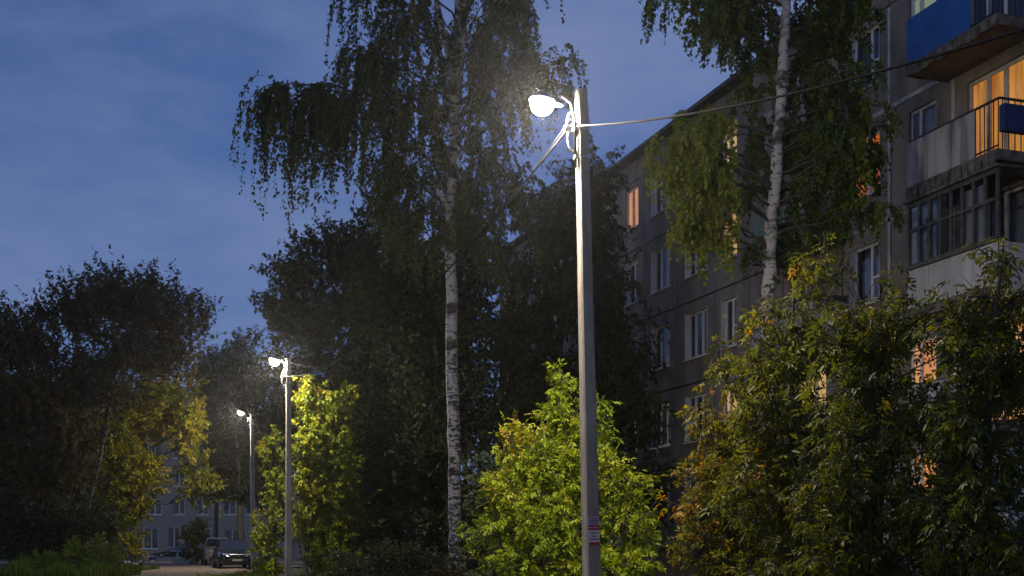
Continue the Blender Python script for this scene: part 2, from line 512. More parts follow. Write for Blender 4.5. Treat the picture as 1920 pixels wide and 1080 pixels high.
def window(s0, s1, z0, z1, bars, lit=None, curt=None, frame='white_frame', reveal=True, transom=None, sill=True, depth=0.17, curt_span=(0, 1)):
    """bars: positions of the upright bars as fractions of the width."""
    fm = M[frame]
    t = 0.065
    y0, y1 = -depth - 0.06, -depth
    mb = MB()
    mb.box(s0, s0 + t, y0, y1, z0, z1).box(s1 - t, s1, y0, y1, z0, z1)
    mb.box(s0 + t, s1 - t, y0, y1, z0, z0 + t).box(s0 + t, s1 - t, y0, y1, z1 - t, z1)
    edges = [s0 + t]
    for b in bars:
        c = s0 + (s1 - s0) * b
        mb.box(c - .042, c + .042, y0 + .004, y1 + .012, z0 + t, z1 - t)
        edges += [c - .042, c + .042]
    edges.append(s1 - t)
    if transom is not None:
        k, zf = transom
        zc = z0 + (z1 - z0) * zf
        mb.box(edges[2 * k], edges[2 * k + 1], y0 + .006, y1 + .006, zc - .03, zc + .03)
    wob = mb.build('window', fm, block)
    for i in range(0, len(edges), 2):
        MB().box(edges[i], edges[i + 1], y0 + .024, y0 + .032, z0 + t, z1 - t).build('pane', M['glass'], wob)
    if sill:
        MB().slab([(s0 - .05, -depth + .004, z0 - .02), (s1 + .05, -depth + .004, z0 - .02), (s1 + .05, .07, z0 - .05), (s0 - .05, .07, z0 - .05)], (0, 0, -.025)).build('sill', M['white_frame'] if reveal else M['old_frame'], wob)
    if reveal:
        r = MB()
        r.box(s0 - .012, s0 - .002, -depth, .012, z0 - .015, z1).box(s1 + .002, s1 + .012, -depth, .012, z0 - .015, z1)
        r.box(s0 - .012, s1 + .012, -depth, .012, z1 + .002, z1 + .012)
        r.build('reveal', M['reveal'], wob)
    if lit:
        curtain(s0 - .24, s1 + .24, z0 - .03, z1 + .06, y0 - .055, M[lit], wob)
    else:
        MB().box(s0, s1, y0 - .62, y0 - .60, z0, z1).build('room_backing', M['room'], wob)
        if curt:
            a, b = curt_span
            curtain(s0 + (s1 - s0) * a + .02, s0 + (s1 - s0) * b - .02, z0 + .02, z1 - .02, y0 - .15, M[curt], wob)
    return wob

# what each bay holds: (s0, s1, kind)
openings = {1: ('door', 0.0, 1.75), 2: ('win', 2.8, 3.75), 3: ('win', 4.9, 6.1), 4: ('door', 7.2, 8.7), 6: ('win', 11.9, 12.85),
            7: ('win', 13.8, 15.3), 8: ('win', 16.4, 17.9), 9: ('win', 19.0, 20.1), 10: ('win', 21.2, 22.4), 11: ('win', 24.0, 25.3),
            12: ('win', 26.6, 27.8), 13: ('win', 29.2, 30.4), 15: ('win', 33.7, 34.7), 0: ('win', -3.6, -2.2)}
LIT = {(9, 4): 'lit_amber', (6, 4): 'lit_yellow', (6, 3): 'lit_yellow', (6, 1): 'lit_yellow', (3, 3): 'lit_red', (1, 3): 'lit_orange',
       (1, 1): 'lit_amber', (2, 1): 'lit_amber', (2, 0): 'lit_amber', (4, 1): 'lit_yellow', (10, 2): 'lit_amber', (2, 4): 'lit_green'}
CURT = {(8, 3): ('net', (0.0, 0.62)), (2, 3): ('pink_curtain', (0, 0.95)), (8, 4): ('net', (0.5, 1)), (7, 3): ('net', (0.1, .7)), (15, 4): ('net', (0, 1)),
        (10, 4): ('net', (0, 1)), (3, 2): ('net', (.2, .9)), (8, 1): ('net', (0, .4)), (0, 3): ('net', (0, 1))}
for bi in range(len(bounds) - 1):
    a, b = bounds[bi] + .026, bounds[bi + 1] - .026
    for fi, f0 in enumerate(FL):
        z0, z1 = f0 + .028, (FL[fi + 1] if fi < 4 else TOP) - .028
        mb = MB()
        dy = rng0.uniform(-.012, .006)
        op = openings.get(bi)
        shallow = (bi, fi) in LIT or (bi, fi) in ((2, 3), (9, 4)) or (op is not None and op[0] == 'door')
        yb = -.135 if shallow else -.24
        pm = M['panel'] if bi < 6 else M['panel_far']
        if op is None:
            mb.box(a, b, yb, dy, z0, z1)
        else:
            kind, s0, s1 = op
            if kind == 'win':
                w0, w1 = f0 + .85, f0 + 2.32
            else:
                w0, w1 = f0 + .10, f0 + 2.28
            mb.box(a, s0 - .013, yb, dy, z0, z1).box(s1 + .013, b, yb, dy, z0, z1)
            mb.box(s0 - .013, s1 + .013, yb, dy, z0, w0 - .02).box(s0 - .013, s1 + .013, yb, dy, w1 + .013, z1)
            lit = LIT.get((bi, fi))
            cu = CURT.get((bi, fi), rng0.choice([(None, (0, 1)), ('net', (0, .45)), ('net', (.55, 1)), (None, (0, 1)), ('pink_curtain', (0, .4)), ('net', (0, 1))]))
            if kind == 'win':
                bars = {2: [0.62], 3: [0.40], 6: [0.5], 7: [0.36, 0.68], 8: [0.33, 0.66], 9: [0.5]}.get(bi, [0.5])
                old = (bi, fi) in ((9, 4), (2, 3), (6, 3), (6, 4), (13, 3), (2, 2), (12, 2), (9, 2))
                tr = (0, .42) if bi in (3, 6) else None
                window(s0, s1, w0, w1, bars, lit, cu[0], 'old_frame' if old else 'white_frame', not shallow, tr, curt_span=cu[1], depth=.06 if shallow else .15)
            else:
                window(s0, s1, w0, w1, [0.36, 0.66], lit, cu[0], 'old_frame' if (bi, fi) != (1, 4) else 'white_frame', False, None, sill=False, depth=.06)
        mb.build('wall_panel', pm, block)
    mb = MB().box(a, b, -.30, rng0.uniform(-.01, .005), TOP + .014, 15.34)
    mb.build('parapet_panel', M['panel_far'], block)
    MB().box(a, b, -.30, .045, -.3, FL[0] - .014).build('plinth_panel', M['slab'], block)
L_END, R_END = bounds[-1], bounds[0]
MB().box(R_END, L_END, -12.0, -.95, -.3, 15.3).build('core_wall', M['joint'], block)
MB().box(R_END, L_END, -.42, -.305, TOP - .3, 15.3).build('cornice_backing', M['joint'], block)
for fi, f0 in enumerate(FL):
    MB().box(R_END, L_END, -.94, -.26, f0 - .12, f0 + .07).build('floor_slab', M['joint'], block)
for b in bounds:
    MB().box(b - .09, b + .09, -.94, -.255, 1.0, TOP).build('cross_wall', M['joint'], block)
MB().box(R_END - .3, L_END + .3, -12.3, .34, 15.36, 15.50).build('roof', M['roof'], block)
# white sealant smeared over the joints of the near bays
for b in (2.2, 4.5):
    for fi, f0 in enumerate(FL):
        z1 = FL[fi + 1] if fi < 4 else TOP
        MB().box(b - .055, b + .05, .004, .014, f0 + .07, z1 - .07).build('joint_seal', M['seal'], block)
for fi in (3, 4):
    for a, b in ((2.32, 4.44), (4.56, 6.3)):
        MB().box(a, b, .004, .014, FL[fi] - .05, FL[fi] + .055).build('joint_seal', M['seal'], block)

def balcony(s0, s1, f0, depth=1.1):
    b = MB().box(s0, s1, .012, depth, f0 - .16, f0 + .0).build('balcony', M['slab'], block)
    e = MB()
    e.box(s0 - .02, s1 + .02, depth + .002, depth + .05, f0 - .19, f0 + .03)
    e.box(s0 - .022, s0 - .002, .02, depth + .001, f0 - .19, f0 + .03).box(s1 + .002, s1 + .022, .02, depth + .001, f0 - .19, f0 + .03)
    e.build('slab_edge', M['slab_edge'], b)
    return b

def railing(b, s0, s1, f0, depth=1.1, h=1.05, bars=True):
    r = MB()
    d = depth - .03
    z = f0 + h
    r.box(s0, s1, d - .022, d + .022, z - .02, z + .022)
    r.box(s0 - .02, s0 + .02, .02, d - .024, z - .02, z + .022).box(s1 - .02, s1 + .02, .02, d - .024, z - .02, z + .022)
    r.box(s0 + .02, s1 - .02, d - .012, d + .012, f0 + .1, f0 + .13)
    if bars:
        n = int((s1 - s0) / .13)
        for i in range(n + 1):
            s = s0 + .03 + (s1 - s0 - .06) * i / n
            r.box(s - .008, s + .008, d - .008, d + .008, f0 + .03, z - .021)
        for s in (s0, s1):
            for i in range(7):
                y = .08 + (d - .16) * i / 6
                r.box(s - .008, s + .008, y - .008, y + .008, f0 + .03, z - .021)
    return r.build('railing', M['iron'], b)

def sheets(b, s0, s1, f0, depth, mat, n, z0=.06, z1=1.03, name='panel', out=.0):
    for i in range(n):
        a = s0 + (s1 - s0) * i / n + .006
        c = s0 + (s1 - s0) * (i + 1) / n - .006
        MB().box(a, c, depth + .024 + out, depth + .036 + out + .004 * (i % 2), f0 + z0, f0 + z1).build(name, mat, b)

def side_sheet(b, s, f0, depth, mat, z0=.06, z1=1.03, name='panel'):
    MB().box(s - .05, s - .036, .03, depth + .02, f0 + z0, f0 + z1).build(name, mat, b)

BA = (-0.47, 2.34)
# right hand stack
b5 = balcony(*BA, FL[4]); railing(b5, *BA, FL[4])
sheets(b5, 0.30, BA[1], FL[4], 1.1, M['blue_sheet'], 1, -.12, 1.06)
sh = MB()
for i in range(9):
    t = i / 9
    sh.box(BA[0] + .2 + 2.4 * t, BA[0] + .42 + 2.4 * t, 1.155, 1.17, FL[4] - .20 - .05 * abs(math.sin(i * 2.1)), FL[4] - .02)
sh.build('torn_apron', M['slab_edge'], b5)
b4 = balcony(*BA, FL[3]); railing(b4, *BA, FL[3])
sheets(b4, 0.16, BA[1], FL[3], 1.1, M['grey_sheet'], 3, -.02, 1.0)
MB().box(-.66, -.50, .50, 1.10, FL[3] + .35, FL[3] + .88).build('cabinet', M['blue_box'], b4)
rg = MB()
for i in range(14):
    rg.box(BA[0] + .2 * i, BA[0] + .2 * i + .16, 1.155, 1.175, FL[3] - .28 - .06 * abs(math.sin(i * 1.7)), FL[3] - .03)
rg.build('torn_apron', M['slab_edge'], b4)
# third floor: glazed in with dark old frames over pale boards
b3 = balcony(*BA, FL[2])
sheets(b3, BA[0], BA[1], FL[2], 1.07, M['pale_sheet'], 4, -.16, .88)
side_sheet(b3, BA[0], FL[2], 1.08, M['pale_sheet'], -.1, .88)
g = MB()
zt = FL[2] + 2.36
g.box(BA[0], BA[1], 1.04, 1.13, FL[2] + .90, FL[2] + 1.0).box(BA[0], BA[1], 1.04, 1.12, zt - .09, zt)
g.box(BA[0], BA[1], 1.05, 1.115, FL[2] + 1.72, FL[2] + 1.78)
NP = 8
for i in range(NP + 1):
    s = BA[0] + .03 + (BA[1] - BA[0] - .06) * i / NP
    g.box(s - .03, s + .03, 1.055, 1.11, FL[2] + 1.002, zt - .092)
g.build('glazing_frame', M['dark_frame'], b3)
for i in range(NP):
    a = BA[0] + .03 + (BA[1] - BA[0] - .06) * i / NP + .034
    c = BA[0] + .03 + (BA[1] - BA[0] - .06) * (i + 1) / NP - .034
    MB().box(a, c, 1.07, 1.076, FL[2] + 1.003, FL[2] + 1.718).build('pane', M['glass'], b3)
    MB().box(a, c, 1.07, 1.076, FL[2] + 1.782, zt - .093).build('pane', M['glass'], b3)
curtain(.15, .75, FL[2] + .2, FL[2] + 2.2, .95, M['net'], b3)
curtain(1.6, 2.2, FL[2] + .2, FL[2] + 2.2, .95, M['net'], b3)
MB().box(BA[0] - .06, BA[1] + .06, .01, 1.2, zt + .01, zt + .07).build('canopy', M['slab_edge'], b3)
b2 = balcony(*BA, FL[1]); railing(b2, *BA, FL[1])
sheets(b2, BA[0], BA[1], FL[1], 1.1, M['grey_sheet'], 4)
# second stack, seen end on behind the second birch
BD = (6.3, 9.1)
for fi in (1, 2, 3, 4):
    b = balcony(*BD, FL[fi]); railing(b, *BD, FL[fi], bars=fi not in (3,))
    if fi == 3:
        for i in range(12):
            z = FL[fi] - .05 + i * .093
            MB().box(BD[0] - .055, BD[0] - .035, .03, 1.12, z, z + .088).build('slat', M['green_slat'], b)
            MB().box(BD[0], BD[1], 1.125, 1.142, z, z + .088).build('slat', M['green_slat'], b)
        for k in range(3):
            MB().slab([(BD[0] + .1, .3 + .26 * k, FL[fi] + 1.1), (BD[0] + .1, .5 + .26 * k, FL[fi] + 1.1), (BD[0] + .12, .5 + .26 * k, FL[fi] + 1.75), (BD[0] + .1, .3 + .26 * k, FL[fi] + 1.75)], (.012, 0, 0)).build('laundry', M['cloth'], b)
        MB().box(BD[0] + .09, BD[0] + .13, .2, 1.1, FL[fi] + 1.752, FL[fi] + 1.77).build('washing_line', M['iron'], b)
    else:
        sheets(b, *BD, FL[fi], 1.1, M['grey_sheet'], 3)
        side_sheet(b, BD[0], FL[fi], 1.1, M['pale_sheet'] if fi == 2 else M['grey_sheet'])
        if fi == 2:
            MB().box(BD[0] - .08, BD[0] + .12, .0, 1.2, FL[fi] + 1.075, FL[fi] + 1.17).build('shelf', M['slab'], b)

# ------------------------------------------------------------------ grey brick house at the end of the drive
HYY = 112.0
hs = S(HYY)
house = empty('brick_house', W(330, HY + EYE * hs, HYY))
tag(house, 'grey brick apartment house with white framed windows at the end of the drive', 'house')
HX0, HX1, HZ0, HZ1 = -9.5, 13.0, -.8, 13.6
hw = []          # (centre px, half width m, centre z, height, bars)
for zc in (12.8, 10.1, 7.4, 4.7):
    hw += [(240, .95, zc, 1.5, [.5]), (284, .95, zc, 1.5, [.33, .67]), (336, .52, zc, 1.5, [.5]), (380, .52, zc, 1.5, [.5]), (430, .6, zc, 1.5, [.5]), (480, .95, zc, 1.5, [.5])]
hw += [(275, 1.1, 1.7, 2.0, [.36, .7]), (326, .55, 1.8, 2.0, [.5]), (441, 1.0, 1.55, 2.0, [.35]), (385, .5, 1.8, 1.7, [.5])]
wall = MB()
rects = [((c - 330) / hs - w, (c - 330) / hs + w, zc - h / 2, zc + h / 2, bars) for c, w, zc, h, bars in hw]
xs = sorted({HX0, HX1, *[r[0] for r in rects], *[r[1] for r in rects]})
zs = sorted({HZ0, HZ1, *[r[2] for r in rects], *[r[3] for r in rects]})
for i in range(len(xs) - 1):
    for j in range(len(zs) - 1):
        cxm, czm = (xs[i] + xs[i + 1]) / 2, (zs[j] + zs[j + 1]) / 2
        if not any(r[0] < cxm < r[1] and r[2] < czm < r[3] for r in rects):
            wall.poly([(xs[i], 0, zs[j]), (xs[i + 1], 0, zs[j]), (xs[i + 1], 0, zs[j + 1]), (xs[i], 0, zs[j + 1])])
wall.poly([(HX1, 0, HZ0), (HX1, 11, HZ0), (HX1, 11, HZ1), (HX1, 0, HZ1)])
wall.poly([(HX0, 0, HZ0), (HX0, 0, HZ1), (HX0, 11, HZ1), (HX0, 11, HZ0)])
wall.poly([(HX0, 11, HZ0), (HX0, 11, HZ1), (HX1, 11, HZ1), (HX1, 11, HZ0)])
wall.build('wall', M['brick'], house)
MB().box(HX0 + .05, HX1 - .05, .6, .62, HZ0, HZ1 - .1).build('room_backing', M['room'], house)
MB().box(HX0 - .4, HX1 + .4, -.4, 11.4, HZ1 + .004, HZ1 + .2).build('roof', M['roof'], house)
for x0, x1, z0, z1, bars in rects:
    mb = MB()
    t = .07
    mb.box(x0, x0 + t, .10, .16, z0, z1).box(x1 - t, x1, .10, .16, z0, z1)
    mb.box(x0 + t, x1 - t, .10, .16, z0, z0 + t).box(x0 + t, x1 - t, .10, .16, z1 - t, z1)
    ed = [x0 + t]
    for b in bars:
        c = x0 + (x1 - x0) * b
        mb.box(c - .045, c + .045, .095, .165, z0 + t, z1 - t)
        ed += [c - .045, c + .045]
    ed.append(x1 - t)
    w_ = mb.build('window', M['white_frame'], house)
    for i in range(0, len(ed), 2):
        MB().box(ed[i], ed[i + 1], .126, .132, z0 + t, z1 - t).build('pane', M['glass'], w_)
    MB().box(x0 - .1, x1 + .1, -.09, .098, z0 - .09, z0 - .004).build('sill', M['white_frame'], w_)

# sloping boarded ramp wall in front of the house
ry = 84.0
rs = S(ry)
ramp_o = empty('ramp_wall', W(300, HY + 2.2 * rs, ry))
tag(ramp_o, 'dark boarded ramp wall with pale sloping coping behind the parked silver car', 'ramp wall')
xa, xb = (252 - 300) / rs, (352 - 300) / rs
za, zb = (HY + 2.2 * rs - 1043) / rs, (HY + 2.2 * rs - 1027) / rs
nb = 9
for i in range(nb):
    u0, u1 = i / nb, (i + 1) / nb
    x0, x1 = xa + (xb - xa) * u0 + .01, xa + (xb - xa) * u1 - .01
    MB().slab([(x0, .04 * (i % 2), -.1), (x1, .04 * (i % 2), -.1), (x1, .04 * (i % 2), za + (zb - za) * u1 - .02), (x0, .04 * (i % 2), za + (zb - za) * u0 - .02)], (0, .15, 0)).build('board', M['ramp'], ramp_o)
MB().slab([(xa - .1, -.06, za - .01), (xb, -.06, zb - .01), (xb, -.06, zb + .2), (xa - .1, -.06, za + .2)], (0, .3, 0)).build('coping', M['rail_grey'], ramp_o)

# ------------------------------------------------------------------ street lamps
def street_lamp(name, base, height, w_top, w_base, lamp_z, arm, clamp_z, lean, label, loops=True, tilt=12.0):
    root = empty(name, base, math.radians(18.6), lean)
    tag(root, label, 'street lamp', 'street lamps along the drive')
    a, b = w_base / 2, w_top / 2
    ch = .018
    def ring(h, z):
        c = ch
        return [(-h + c, -h, z), (h - c, -h, z), (h, -h + c, z), (h, h - c, z), (h - c, h, z), (-h + c, h, z), (-h, h - c, z), (-h, -h + c, z)]
    mb = MB()
    rings = []
    for i in range(13):
        t = i / 12
        rings.append(ring(a + (b - a) * t, -.3 + (height + .3) * t))
    mb.loft(rings)
    mb.build('pole', M['concrete_pole'], root)
    # outreach bracket: steel pipe strapped to the pole, bending out to the luminaire
    hb = b + .02
    pts = [(-hb - .02, -.03, lamp_z - .75), (-hb - .02, -.03, lamp_z - .15), (-hb - .06, -.03, lamp_z + .03), (-hb - .16, -.03, lamp_z + .10), (-arm + .16, -.03, lamp_z + .13)]
    MB().tube(pts, .022, 8).build('bracket_arm', M['iron'], root, True)
    for dz in (-.62, -.28):
        h2 = b + .012
        st = MB()
        z = lamp_z + dz
        h2 = (a + (b - a) * (z / height)) + .006
        st.box(-h2 - .045, -h2, -.06, .0, z - .02, z + .02)
        st.box(-h2, h2, -h2 - .004, -h2, z - .015, z + .015).box(-h2, h2, h2, h2 + .004, z - .015, z + .015).box(h2, h2 + .004, -h2, h2, z - .015, z + .015)
        st.build('strap', M['galv'], root)
    hd = MB()
    x0 = -arm
    rr = []
    for u, hw_, zt_ in ((.26, .04, .05), (.18, .08, .06), (.05, .125, .07), (-.10, .12, .06), (-.15, .08, .04)):
        rr.append([(x0 + u, -hw_, lamp_z + .075), (x0 + u, +hw_, lamp_z + .075), (x0 + u, +hw_ * .8, lamp_z + .075 + zt_), (x0 + u, -hw_ * .8, lamp_z + .075 + zt_)])
    hd.loft(rr)
    ho = hd.build('luminaire', M['housing'], root, False)
    # drop lens, enlarged to stand in for the glare round it
    ln = MB()
    R = .155
    rings = []
    for k in range(6):
        ph = math.pi / 2 * k / 5.6
        rings.append([(x0 + R * math.cos(ph) * math.cos(2 * math.pi * j / 18), R * math.cos(ph) * math.sin(2 * math.pi * j / 18), lamp_z + .073 - 1.2 * R * math.sin(ph)) for j in range(18)])
    rings.reverse()
    ln.loft(rings)
    ln.build('lens', M['lens'], ho, True)
    ta = math.radians(tilt)                       # heads tipped outward over the drive
    pz = lamp_z + .09
    ho.rotation_euler = (0, ta, 0)
    ho.location = (x0 - (x0 * math.cos(ta) + pz * math.sin(ta)), .085, pz - (-x0 * math.sin(ta) + pz * math.cos(ta)))
    sk = MB()  # ring added to cut off sideways light from the lens
    rings = []
    for r_, z_ in ((.004, .0744), (.166, .0744), (.169, .050), (.163, .050)):
        rings.append([(x0 + r_ * math.cos(2 * math.pi * j / 18), r_ * math.sin(2 * math.pi * j / 18), lamp_z + z_) for j in range(18)])
    for a_, b_ in ((0, 1), (1, 2), (2, 3)):
        o_ = len(sk.v)
        sk.v += rings[a_] + rings[b_]
        for j in range(18):
            k = (j + 1) % 18
            sk.f.append((o_ + j, o_ + k, o_ + 18 + k, o_ + 18 + j))
    sk.build('cutoff_ring', M['housing'], ho, True)
    # cable clamp, hook and slack loops of cable
    zc = clamp_z
    hc = a + (b - a) * (zc / height)
    ck = MB()
    ck.box(-hc - .05, -hc - .002, -.05, .05, zc - .05, zc + .05)
    ck.tube([(-hc - .03, 0, zc), (-hc - .10, 0, zc), (-hc - .13, 0, zc + .05), (-hc - .10, 0, zc + .10), (-hc - .06, 0, zc + .09)], .012, 6)
    ck.box(-hc - .16, -hc - .10, -.03, .03, zc - .035, zc + .02)
    ck.build('cable_clamp', M['galv'], root)
    if loops:
        for r_, y_, z_ in ((.11, -.02, -.02), (.085, .03, .16)):
            pts = []
            for k in range(11):
                ph = math.radians(60 + 250 * k / 10)
                pts.append((-hc - .04 + r_ * math.cos(ph) * .8, y_ + .02 * k / 10, zc + z_ - r_ + r_ * math.sin(ph) * 1.5))
            MB().tube(pts, .013, 6).build('cable_loop', M['lamplit_cable'], root, True)
        MB().tube([(b - .01, .02, height - .02), (b + .03, .02, height - .15), (b + .035, .02, height - .45), (hc + .02, .02, zc - .1)], .006, 5).build('earth_wire', M['iron'], root, True)
        MB().tube([(0, 0, height - .02), (.0, 0, height + .10)], .01, 5).build('top_pin', M['iron'], root)
    return root

lamp1 = street_lamp('street_lamp', (1.01, 14.5, 0), 7.17, .134, .197, 6.96, .47, 6.70, -.0235, 'tallest and nearest concrete street lamp pole, bright lamp, paper notices near its foot')
p2 = W(541, HY + EYE * S(35.8), 35.8)
lamp2 = street_lamp('street_lamp', p2, 7.15, .140, .205, 7.03, .40, 6.60, 0.0, 'middle concrete street lamp pole beside the glowing yellow-green shrub')
p3 = W(475, HY + EYE * S(63.0), 63.0)
lamp3 = street_lamp('street_lamp', p3, 9.2, .17, .26, 8.38, .55, 8.0, -.008, 'farthest street lamp pole, lamp below its top, next to the parked black car', loops=False, tilt=28.0)
MB().tube([(.10, .12, 3.55), (.95, 1.9, 0.0)], .05, 6).build('brace', M['concrete_pole'], lamp2)
for z_ in (3.9, 5.5):
    MB().tube([(-.115, -.12, z_ - 1.2), (-.11, -.115, z_ + .6)], .03, 6).build('conduit', M['galv'], lamp3)
# notices pasted on the front of the nearest pole
def hz(py):
    return EYE + (HY - py) / S(14.38)
def front_y(z):
    return -(.197 / 2 + (.134 - .197) / 2 * ((z + .3) / 7.47))
def notice(py0, py1, x0, x1, mat, label, tilt=0.0):
    z0, z1 = hz(py1), hz(py0)
    n = MB().slab([(x0, front_y(z0) - .003, z0), (x1, front_y(z0) - .003, z0), (x1, front_y(z1) - .003, z1), (x0, front_y(z1) - .003, z1)], (0, .0024, 0)).build('notice', mat, lamp1)
    n['label'] = label
    return n
def strip(n, py0, py1, x0, x1, mat, name):
    z0, z1 = hz(py1), hz(py0)
    MB().slab([(x0, front_y(z0) - .0055, z0), (x1, front_y(z0) - .0055, z0), (x1, front_y(z1) - .0055, z1), (x0, front_y(z1) - .0055, z1)], (0, .002, 0)).build(name, mat, n)
n1 = notice(968.5, 993.5, -.068, .078, M['paper_lilac'], 'faded lilac paper notice with a crimson foot')
strip(n1, 984, 988, -.068, .078, M['paper_red'], 'printed_band')
strip(n1, 990, 993.4, -.068, .078, M['paper_red'], 'printed_band')
for py, x0, x1 in ((971, -.055, .066), (975.5, -.045, .07), (979.5, -.058, .06)):
    strip(n1, py, py + 1.6, x0, x1, M['ink'], 'text_line')
n2 = notice(994.5, 1022, -.068, .078, M['paper_white'], 'white paper notice with a crimson band at its foot')
strip(n2, 1016.5, 1022, -.068, .078, M['paper_red'], 'printed_band')
for py, x0, x1 in ((998, -.055, .066), (1004, -.026, .036), (1009.5, -.056, .07)):
    x = x0
    rr_ = random.Random(int(py))
    while x < x1:
        wd = rr_.uniform(.008, .016)
        strip(n2, py + rr_.uniform(0, .5), py + 2.6, x, min(x + wd, x1), M['ink'], 'letter')
        x += wd + .005

# ------------------------------------------------------------------ overhead cables
def lamp_point(root, x, y, z):
    from mathutils import Euler
    return Vector(root.location) + Euler(root.rotation_euler, 'XYZ').to_matrix() @ Vector((x, y, z))

def span(name, a, b, sag, r, mat, label, n=40, twist=False, group='overhead cables'):
    a, b = Vector(a), Vector(b)
    pts = []
    for i in range(n + 1):
        t = i / n
        p = a.lerp(b, t)
        p.z -= 4 * sag * t * (1 - t)
        pts.append(p)
    mb = MB()
    if twist:
        for k in range(3):
            q = []
            for i in range(n * 4 + 1):
                t = i / (n * 4)
                p = a.lerp(b, t)
                p.z -= 4 * sag * t * (1 - t)
                ph = t * (b - a).length / .28 * 2 * math.pi + k * 2.094
                q.append(p + Vector((.32, 1, 0)).normalized().cross(Vector((0, 0, 1))) * (r * .55 * math.cos(ph)) + Vector((0, 0, r * .55 * math.sin(ph))))
            mb.tube(q, r * .62, 5)
    else:
        mb.tube(pts, r, 6)
    o = mb.build(name, mat, None, True)
    tag(o, label, 'cable', group)
    return o

c1 = lamp_point(lamp1, -.17, 0, 6.70)
c2 = lamp_point(lamp2, -.15, 0, 6.60)
c3 = lamp_point(lamp3, -.12, 0, 8.0)
# the near span runs on past the right of the camera
t_end = 26.0
endp = (c1.x + KX * t_end + .25, c1.y - t_end, 5.0)
span('power_cable', c1 + Vector((.1, -.06, 0)), endp, 1.78, .012, M['cable'], 'thick twisted cable running from the nearest lamp pole past the blue balcony', 80, True)
span('power_cable', c1, c2, .85, .016, M['cable'], 'twisted cable hanging between the nearest and the middle lamp poles', 60, True)
span('power_cable', c1 + Vector((0, 0, .08)), c2 + Vector((0, 0, .55)), 1.3, .006, M['cable'], 'thin wire above the twisted cable between nearest and middle poles', 50)
span('power_cable', c2, c3 + Vector((0, 0, -.1)), .6, .016, M['cable'], 'cable between the middle lamp pole and the farthest one', 40)

# ------------------------------------------------------------------ vegetation
def norm(a):
    return a / np.maximum(np.linalg.norm(a, axis=-1, keepdims=True), 1e-9)

def np_mesh(name, verts, loops, sizes, mat, parent, tint=None):
    me = bpy.data.meshes.new(name)
    me.vertices.add(len(verts))
    me.vertices.foreach_set('co', np.ascontiguousarray(verts, np.float32).ravel())
    me.loops.add(len(loops))
    me.loops.foreach_set('vertex_index', np.ascontiguousarray(loops, np.int32))
    me.polygons.add(len(sizes))
    st = np.concatenate([[0], np.cumsum(sizes)[:-1]]).astype(np.int32)
    me.polygons.foreach_set('loop_start', st)
    if tint is not None:
        at = me.attributes.new('tint', 'FLOAT', 'FACE')
        at.data.foreach_set('value', np.ascontiguousarray(tint, np.float32))
    me.update(calc_edges=True)
    me.materials.append(mat)
    return link(name, me, None, parent)

def leaf_geo(P, A, N, L, Wd, tint):
    """Folded rhombic leaves, two triangles each."""
    n = len(P)
    A = norm(A)
    Sd = norm(np.cross(A, N))
    N = np.cross(Sd, A)
    L = L[:, None]; Wd = Wd[:, None]
    v = np.empty((n, 4, 3), np.float32)
    v[:, 0] = P
    v[:, 1] = P + A * L * .42 + Sd * Wd * .5 + N * Wd * .12
    v[:, 2] = P + A * L - N * L * .12
    v[:, 3] = P + A * L * .42 - Sd * Wd * .5 + N * Wd * .12
    idx = (np.arange(n) * 4)[:, None] + np.array([0, 1, 2, 0, 2, 3])
    return v.reshape(-1, 3), idx.ravel(), np.repeat(tint, 2)

def tubes_geo(pts, r0, r1, sides=3):
    """pts (n, K, 3) -> one prism along each polyline."""
    n, K, _ = pts.shape
    d = norm(np.gradient(pts, axis=1))
    ref = np.where(np.abs(d[..., 2:3]) > .9, np.array([1., 0, 0]), np.array([0, 0, 1.]))
    s = norm(np.cross(d, ref)); u = np.cross(s, d)
    t = np.linspace(0, 1, K)[None, :, None]
    r = (np.asarray(r0).reshape(-1, 1, 1) * (1 - t) + np.asarray(r1).reshape(-1, 1, 1) * t)
    v = np.stack([pts + (s * math.cos(2 * math.pi * k / sides) + u * math.sin(2 * math.pi * k / sides)) * r for k in range(sides)], 2)
    base = (np.arange(n) * K * sides)[:, None, None]
    i = np.arange(K - 1)[None, :, None] * sides
    k = np.arange(sides)[None, None, :]
    k2 = (k + 1) % sides
    q = np.stack([base + i + k, base + i + k2, base + i + sides + k2, base + i + sides + k], -1).reshape(-1)
    return v.reshape(-1, 3), q

